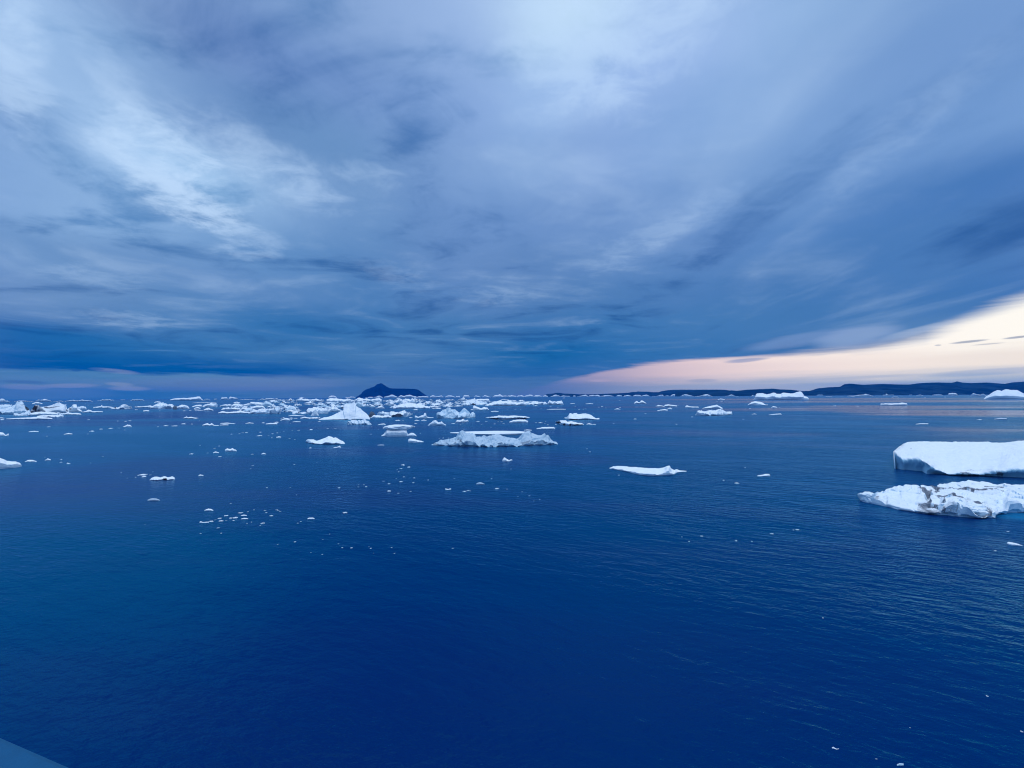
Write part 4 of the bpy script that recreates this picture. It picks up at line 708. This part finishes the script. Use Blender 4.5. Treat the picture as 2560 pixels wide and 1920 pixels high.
for i, (c, x0, x1, yb, h) in enumerate(ROW):
    h *= 1.4 if c in 'abcd' else 1.1
    kind = ['peaked', 'flat', 'humped', 'jagged'][rnd.randrange(4)] if h > 14 else 'flat'
    w = x1 - x0
    sx, sy = pix(c, (x0 + x1) / 2, yb)
    size = 'long' if w * CROP[c][2] > 32 else 'short' if w * CROP[c][2] < 14 else 'middling'
    lab = f'{size} {kind} white berg on the skyline, {where(sx, sy, True)}'
    pr = profile(kind, x0, x1, yb, h)
    if w > 140 and kind == 'flat': pr = [(x, y - h * .25 * math.sin(x * .045 + i)) for x, y in pr]
    ice(c, pr, yb, depth=.4, q=0, lip=.6, rough=.25, blocks=0.0, wear=(0, rnd.choice([0, 0, .15]), rnd.choice([0, .05, .15])), name='distant_berg', label=lab, cat='iceberg', group=G_SKY)

# ------------------------------------------------------------------ small bits: crop, x, y, half width
BITS = {
 'a': [(745, 657, 25), (1410, 726, 35), (1700, 680, 35), (1830, 674, 22), (1550, 693, 25), (1915, 704, 14), (1350, 766, 14), (1360, 545, 18), (1810, 566, 15), (1930, 571, 18), (1995, 564, 20), (1310, 304, 12), (1355, 323, 14), (2090, 394, 22), (940, 1159, 16), (935, 1201, 18), (1390, 1212, 12), (1865, 1356, 10), (1580, 1111, 14), (1955, 1443, 12), (2085, 1430, 14), (2170, 1392, 30), (720, 800, 14), (690, 1122, 12), (35, 548, 30)],
 'b': [(728, 612, 32), (860, 613, 18), (460, 641, 38), (590, 644, 45), (340, 654, 14), (1640, 746, 20), (1700, 744, 20), (1590, 763, 18), (1465, 768, 14), (1910, 739, 22), (1895, 796, 45), (2095, 763, 16), (2035, 790, 14), (745, 412, 25), (365, 411, 12), (830, 404, 22), (2090, 824, 14), (985, 938, 10), (1210, 987, 18), (1275, 950, 16), (1100, 1058, 20), (850, 1073, 30), (1290, 1114, 28), (1792, 1252, 20), (1760, 1299, 10), (1790, 1079, 24), (100, 1393, 60), (220, 1395, 18), (258, 1348, 12), (1955, 597, 26), (2150, 590, 36), (2190, 816, 36), (2175, 750, 14), (930, 400, 40), (990, 406, 40), (970, 564, 12)],
 'c': [(725, 573, 28), (1520, 768, 22), (600, 702, 28), (975, 684, 20), (855, 683, 18), (310, 712, 12), (410, 710, 22), (590, 981, 20), (80, 750, 16), (125, 736, 10), (182, 729, 14), (10, 762, 16), (290, 526, 30), (360, 529, 30), (300, 546, 16), (170, 525, 34), (270, 838, 18), (350, 853, 12), (345, 1233, 16), (690, 1208, 10), (285, 1585, 8), (1530, 655, 10), (1535, 697, 8), (1635, 692, 8), (1110, 551, 24), (1195, 545, 30), (1930, 560, 40), (2010, 561, 20), (285, 600, 10), (70, 588, 30)],
 'd': [(1070, 573, 32), (1205, 573, 22), (1440, 578, 22), (1470, 608, 20), (1335, 611, 18), (1385, 578, 12), (1130, 621, 10), (860, 692, 10), (695, 606, 30), (2030, 594, 32), (1965, 593, 14), (2150, 627, 18), (480, 832, 10), (190, 754, 12), (805, 625, 12), (120, 606, 26), (1275, 660, 14), (40, 518, 34), (110, 398, 40), (1525, 386, 10), (1650, 386, 18), (1730, 389, 8), (2045, 379, 18), (1960, 334, 36), (2180, 390, 40), (2110, 570, 8), (2105, 607, 8), (540, 828, 16), (620, 828, 14), (450, 352, 60), (440, 376, 76), (780, 340, 80), (1580, 1303, 10)],
 'e': [(105, 342, 20), (485, 338, 18), (540, 390, 16), (605, 384, 10), (640, 382, 14), (840, 353, 14), (890, 343, 18), (1165, 360, 14), (950, 365, 12), (1402, 538, 25), (1560, 454, 16), (1070, 608, 14), (65, 627, 16), (180, 620, 18), (305, 213, 20), (705, 1039, 16), (660, 994, 10), (1150, 1396, 12), (215, 358, 12), (25, 569, 10), (12, 607, 8), (1160, 250, 14), (755, 453, 8), (180, 670, 12), (2055, 323, 12), (2035, 615, 14), (1960, 706, 8), (2195, 345, 26)],
 'f': [(1075, 376, 15), (975, 539, 15), (185, 504, 20), (875, 1519, 26), (1528, 362, 14), (675, 1473, 10), (1000, 1283, 12), (640, 262, 20), (2150, 176, 10), (570, 266, 8)],
 'g': [(1740, 461, 24), (440, 318, 14), (200, 315, 16), (2040, 1651, 12), (1160, 228, 8), (1370, 222, 10)],
 'k': [(1110, 432, 26), (960, 462, 20), (1058, 484, 30), (1010, 489, 20), (888, 490, 20), (800, 524, 26), (845, 507, 12), (905, 519, 26), (960, 512, 10), (1037, 514, 14), (875, 591, 16), (1347, 542, 22), (1440, 463, 20), (1372, 405, 13), (1387, 429, 12), (1498, 400, 16), (1512, 406, 14), (1533, 420, 14), (1190, 421, 10), (1255, 401, 9), (1707, 241, 7), (2160, 166, 12), (1720, 541, 10), (1752, 524, 9), (688, 651, 10), (905, 649, 9), (1180, 544, 8), (1228, 530, 7), (1322, 567, 10), (1506, 768, 8), (1690, 741, 13), (1986, 715, 8), (2060, 657, 6), (2152, 761, 8), (2192, 801, 9), (1007, 330, 10), (1640, 161, 6), (1390, 162, 10), (1860, 854, 6), (1980, 874, 8), (95, 557, 12), (460, 511, 10)],
 'l': [(710, 179, 22), (775, 201, 18), (690, 216, 16), (665, 251, 10), (652, 226, 7), (505, 350, 15), (565, 378, 15), (692, 357, 20), (831, 316, 11), (823, 367, 14), (320, 407, 13), (298, 388, 11), (240, 411, 9), (240, 388, 6), (32, 421, 14), (566, 457, 22), (664, 478, 14), (792, 458, 12), (95, 686, 24), (722, 305, 14), (640, 322, 7), (1655, 324, 9), (1260, 322, 9), (1818, 434, 7), (1980, 463, 7), (2057, 506, 11), (1365, 459, 20), (1405, 450, 17), (1428, 454, 8), (1714, 428, 26), (66, 1056, 11), (166, 1059, 13), (591, 1057, 8), (1243, 1064, 13), (370, 1064, 11), (350, 1048, 7), (622, 1118, 8), (25, 1016, 8), (400, 1116, 6), (980, 338, 10), (1935, 515, 7), (2167, 542, 7), (2105, 560, 6)],
 'm': [(1452, 809, 13), (1337, 858, 8), (1272, 817, 7), (1915, 857, 7), (2100, 788, 17), (1776, 322, 18), (1770, 852, 10), (1655, 297, 8), (690, 248, 8)],
 'n': [(2077, 94, 8), (1970, 255, 11), (315, 79, 15), (280, 81, 6), (1665, 294, 6)],
 'o': [(975, 1329, 9), (1905, 802, 11), (2192, 1099, 12), (527, 147, 7), (1258, 1067, 6)],
}
DARK = [('k', 95, 557), ('k', 460, 511), ('n', 1665, 294)]
def bit_mesh(seed, wear=(0, 0, 0)):
    import bmesh
    bm = bmesh.new(); bmesh.ops.create_icosphere(bm, subdivisions=3, radius=1)
    for v in bm.verts:
        p = v.co.copy(); n = mnoise.fractal(p * 1.5 + Vector((seed * 7.3, 0, 0)), .8, 2.0, 4)
        r = 1 + .55 * n
        z = p.z * r * (.8 + .7 * mnoise.noise(Vector((p.x * 1.6, p.y * 1.2, seed * 3.1))))
        v.co = (p.x * r, p.y * r * .8, z if z > 0 else z * .4)
    me = bpy.data.meshes.new('ice_bit'); bm.to_mesh(me); bm.free()
    ca = me.color_attributes.new('wear', 'FLOAT_COLOR', 'POINT'); ca.data.foreach_set('color', np.tile(np.array(list(wear) + [1], np.float32), len(me.vertices)))
    me.materials.append(ICE); return me
LOW = [bit_mesh(k) for k in range(1, 7)]; DIM = [bit_mesh(9, (.05, .1, .7)), bit_mesh(12, (.1, 0, .45))]; BLK = bit_mesh(15, (1, 0, .4))
proto = None
allbits = [(c, x, y, w) for c, l in BITS.items() for x, y, w in l]
for c, x, y, w in sorted(allbits, key=lambda t: -t[3] * CROP[t[0]][2]):
    X, Yp = pix(c, x, y + 3); wx, Yd = on_water(X, Yp); r = w * CROP[c][2] / F * Yd * .88
    o = bpy.data.objects.new('ice_bit', LOW[0]) if proto is None else proto.copy()
    COL.objects.link(o); proto = proto or o
    dark = (c, x, y) in DARK
    tall = rnd.uniform(.14, .42)
    o.data = BLK if dark else rnd.choice(DIM) if rnd.random() < .42 and w * CROP[c][2] < 4.2 else rnd.choice(LOW)
    o.location = (wx, Yd, 0); o.rotation_euler = (0, 0, rnd.uniform(-.25, .25) + rnd.choice([0, math.pi])); o.scale = (r, r * rnd.uniform(.6, 1.1), r * tall)
    px = w * CROP[c][2]
    size = 'biggish' if px > 5 else 'small' if px > 3 else 'tiny'
    shape = 'dark' if dark else 'grey' if o.data in DIM else 'flat white' if tall < .24 else 'lumpy white'
    tag(o, f'{size} {shape} ice bit on the water, {where(X, Yp)}', 'ice bit', G_BIT)

# ------------------------------------------------------------------ land
def land(name, c, prof, yd0, yd1, mat, base_y=None, rough=.06, seed=1.0, nv=26, sub=5):
    """a ridge of rock: its crest was read off the photograph, its shore lies yd0 metres out and the crest yd1"""
    pts = [pix(c, *p) for p in prof]; xs = np.linspace(pts[0][0], pts[-1][0], len(prof) * sub)
    ys = np.interp(xs, [p[0] for p in pts], [p[1] for p in pts]); V = []; nR = nv + 9
    for i, (x, y) in enumerate(zip(xs, ys)):
        a, s = ray(x, y); zt = max(H + s * yd1, 1.0); u = i / (len(xs) - 1)
        for j in range(nR):
            if j < nv:
                t = j / (nv - 1); Yv = yd0 + (yd1 - yd0) * t; z = zt * (t ** 0.85) if j else -0.8
                gl = mnoise.noise(Vector((a * Yv * 6.0 / yd1 * 8 + seed, t * 2.0, 0)))
                z *= 1 - rough * 2.2 * abs(gl) * math.sin(math.pi * t); Yv += rough * (yd1 - yd0) * gl * math.sin(math.pi * t)
            else:
                t = (j - nv + 1) / 9; Yv = yd1 + (yd1 - yd0) * t; z = zt * (1 - t ** 1.5) - .8 * t
            V.append((a * Yv, Yv, z + (zt * rough * .5 * mnoise.noise(Vector((a * 90, t * 9, seed))) if 0 < j < nv - 1 else 0)))
    n = len(xs); f = [(i * nR + j, (i + 1) * nR + j, (i + 1) * nR + j + 1, i * nR + j + 1) for i in range(n - 1) for j in range(nR - 1)]
    f += [tuple(range(nR)), tuple((n - 1) * nR + j for j in range(nR))[::-1]]
    me = bpy.data.meshes.new(name); me.from_pydata(V, [], f)
    return tag(link(name, me, mat), kind='structure')
CROP['i'] = (880, 930, 240 / 2212); CROP['j'] = (1760, 700, 800 / 2212)
ROCK = make_rock('dark shore rock', (0.003, 0.022, 0.055, 1), (0.016, 0.055, 0.105, 1), 0.004)
ROCK2 = make_rock('dark island rock', (0.001, 0.008, 0.045, 1), (0.003, 0.022, 0.085, 1), 0.002)
land('island', 'i', [(95, 574), (120, 565), (180, 525), (225, 490), (235, 462), (250, 450), (300, 415), (360, 385), (400, 378), (450, 355), (515, 335), (550, 305), (580, 280), (630, 268), (660, 258), (690, 264), (730, 292), (800, 338), (860, 366), (910, 378), (1000, 380), (1200, 382), (1400, 388), (1480, 398), (1530, 408), (1550, 425), (1600, 465), (1660, 505), (1720, 545), (1765, 575)], 10600, 11700, ROCK2, seed=3)
land('hills', 'e', [(20, 172), (40, 152), (130, 148), (180, 136), (230, 134), (300, 146), (420, 150), (560, 157), (700, 158), (880, 152), (1000, 146), (1150, 142), (1310, 132), (1350, 122), (1420, 120), (1450, 113), (1500, 117), (1600, 118), (1680, 126), (1760, 124), (1830, 104), (1950, 90), (2100, 86), (2300, 87), (2500, 86), (2700, 86), (2790, 90), (2850, 100), (2890, 96), (2950, 104), (3060, 95)], 8600, 9600, ROCK, seed=5)
land('hills', 'j', [(-200, 770), (-100, 772), (0, 765), (90, 762), (200, 770), (300, 758), (440, 752), (480, 750), (520, 756), (600, 758), (680, 768), (735, 766), (780, 750), (850, 742), (940, 738), (970, 720), (1010, 716), (1100, 724), (1240, 718), (1330, 722), (1420, 722), (1500, 712), (1600, 708), (1720, 710), (1738, 704), (1755, 698), (1772, 708), (1850, 712), (1960, 708), (2080, 718), (2130, 708), (2212, 702), (2320, 690), (2500, 690), (2800, 700)], 5600, 6800, ROCK, seed=9)

# ------------------------------------------------------------------ the ship: only a corner of its rail shows at bottom left
def ship():
    zr = H - 0.55
    def hit(x, y):
        a, s = ray(x, y); Yv = (zr - H) / s; return Vector((a * Yv, Yv, 0))
    p1, p2 = hit(0, 1823), hit(228, 1920); d = (p2 - p1).normalized(); n = Vector((-d.y, d.x, 0))   # n points out to sea
    if n.y < 0: n = -n
    root = bpy.data.objects.new('ship', None); COL.objects.link(root); root.location = (p1.x, p1.y, 0)
    root['label'] = 'blue painted ship rail crossing the bottom left corner'; root['category'] = 'ship'
    root.rotation_euler = (0, 0, math.atan2(d.y, d.x))
    import bmesh
    def box(name, x0, x1, y0, y1, z0, z1, mat, bev=0.0):
        bm = bmesh.new(); bmesh.ops.create_cube(bm, size=1)
        for v in bm.verts: v.co = (x0 + (x1 - x0) * (v.co.x + .5), y0 + (y1 - y0) * (v.co.y + .5), z0 + (z1 - z0) * (v.co.z + .5))
        if bev: bmesh.ops.bevel(bm, geom=bm.edges[:], offset=bev, segments=3, affect='EDGES')
        me = bpy.data.meshes.new(name); bm.to_mesh(me); bm.free(); return link(name, me, mat, root)
    blue = make_paint('blue rail paint', (0.004, 0.088, 0.215, 1)); white = make_paint('white hull paint', (0.7, 0.72, 0.75, 1)); deck = make_paint('deck paint', (0.05, 0.16, 0.22, 1), .8)
    L0, L1 = -18.0, 22.0
    box('rail_cap', L0, L1, -0.30, 0.0, zr - 0.05, zr, blue, .014)
    box('bulwark_panel', L0, L1, -0.09, -0.05, zr - 1.1, zr - 0.052, white)
    k = L0 + .5
    while k < L1:
        box('stanchion', k, k + .06, -0.24, -0.093, zr - 1.098, zr - 0.054, white); k += 1.6
    box('deck', L0, L1, -4.0, -0.03, zr - 1.3, zr - 1.102, deck)
    box('hull', L0, L1, -5.0, -0.12, -2.0, zr - 1.304, white)
ship()

# ------------------------------------------------------------------ the air between: far land fades to blue
if HAZE > 0:
    hs = 17000; me = bpy.data.meshes.new('haze')
    z0, z1 = -2.5, HTOP
    v = [(x, y, z) for z in (z0, z1) for x, y in ((-hs, -hs), (hs, -hs), (hs, hs), (-hs, hs))]
    me.from_pydata(v, [], [(3, 2, 1, 0), (4, 5, 6, 7), (0, 1, 5, 4), (1, 2, 6, 5), (2, 3, 7, 6), (3, 0, 4, 7)])
    m = bpy.data.materials.new('thin air'); m.use_nodes = True; t = m.node_tree; t.nodes.clear()
    pv = nd(t, 'ShaderNodeVolumePrincipled'); mo = nd(t, 'ShaderNodeOutputMaterial'); t.links.new(pv.outputs[0], mo.inputs['Volume'])
    pv.inputs['Color'].default_value = (0.006, 0.25, 1.0, 1); pv.inputs['Density'].default_value = HAZE; pv.inputs['Anisotropy'].default_value = 0.0
    tag(link('haze', me, m), kind='stuff')

S.render.filter_size = 1.1
S.cycles.filter_width = 1.1
S.cycles.use_denoising = True
try: S.cycles.denoiser = 'OPENIMAGEDENOISE'; S.cycles.denoising_input_passes = 'RGB_ALBEDO_NORMAL'
except Exception: pass
S.cycles.max_bounces = 6; S.cycles.diffuse_bounces = 3; S.cycles.glossy_bounces = 3; S.cycles.volume_bounces = 0
S.cycles.use_adaptive_sampling = True; S.cycles.adaptive_threshold = 0.01
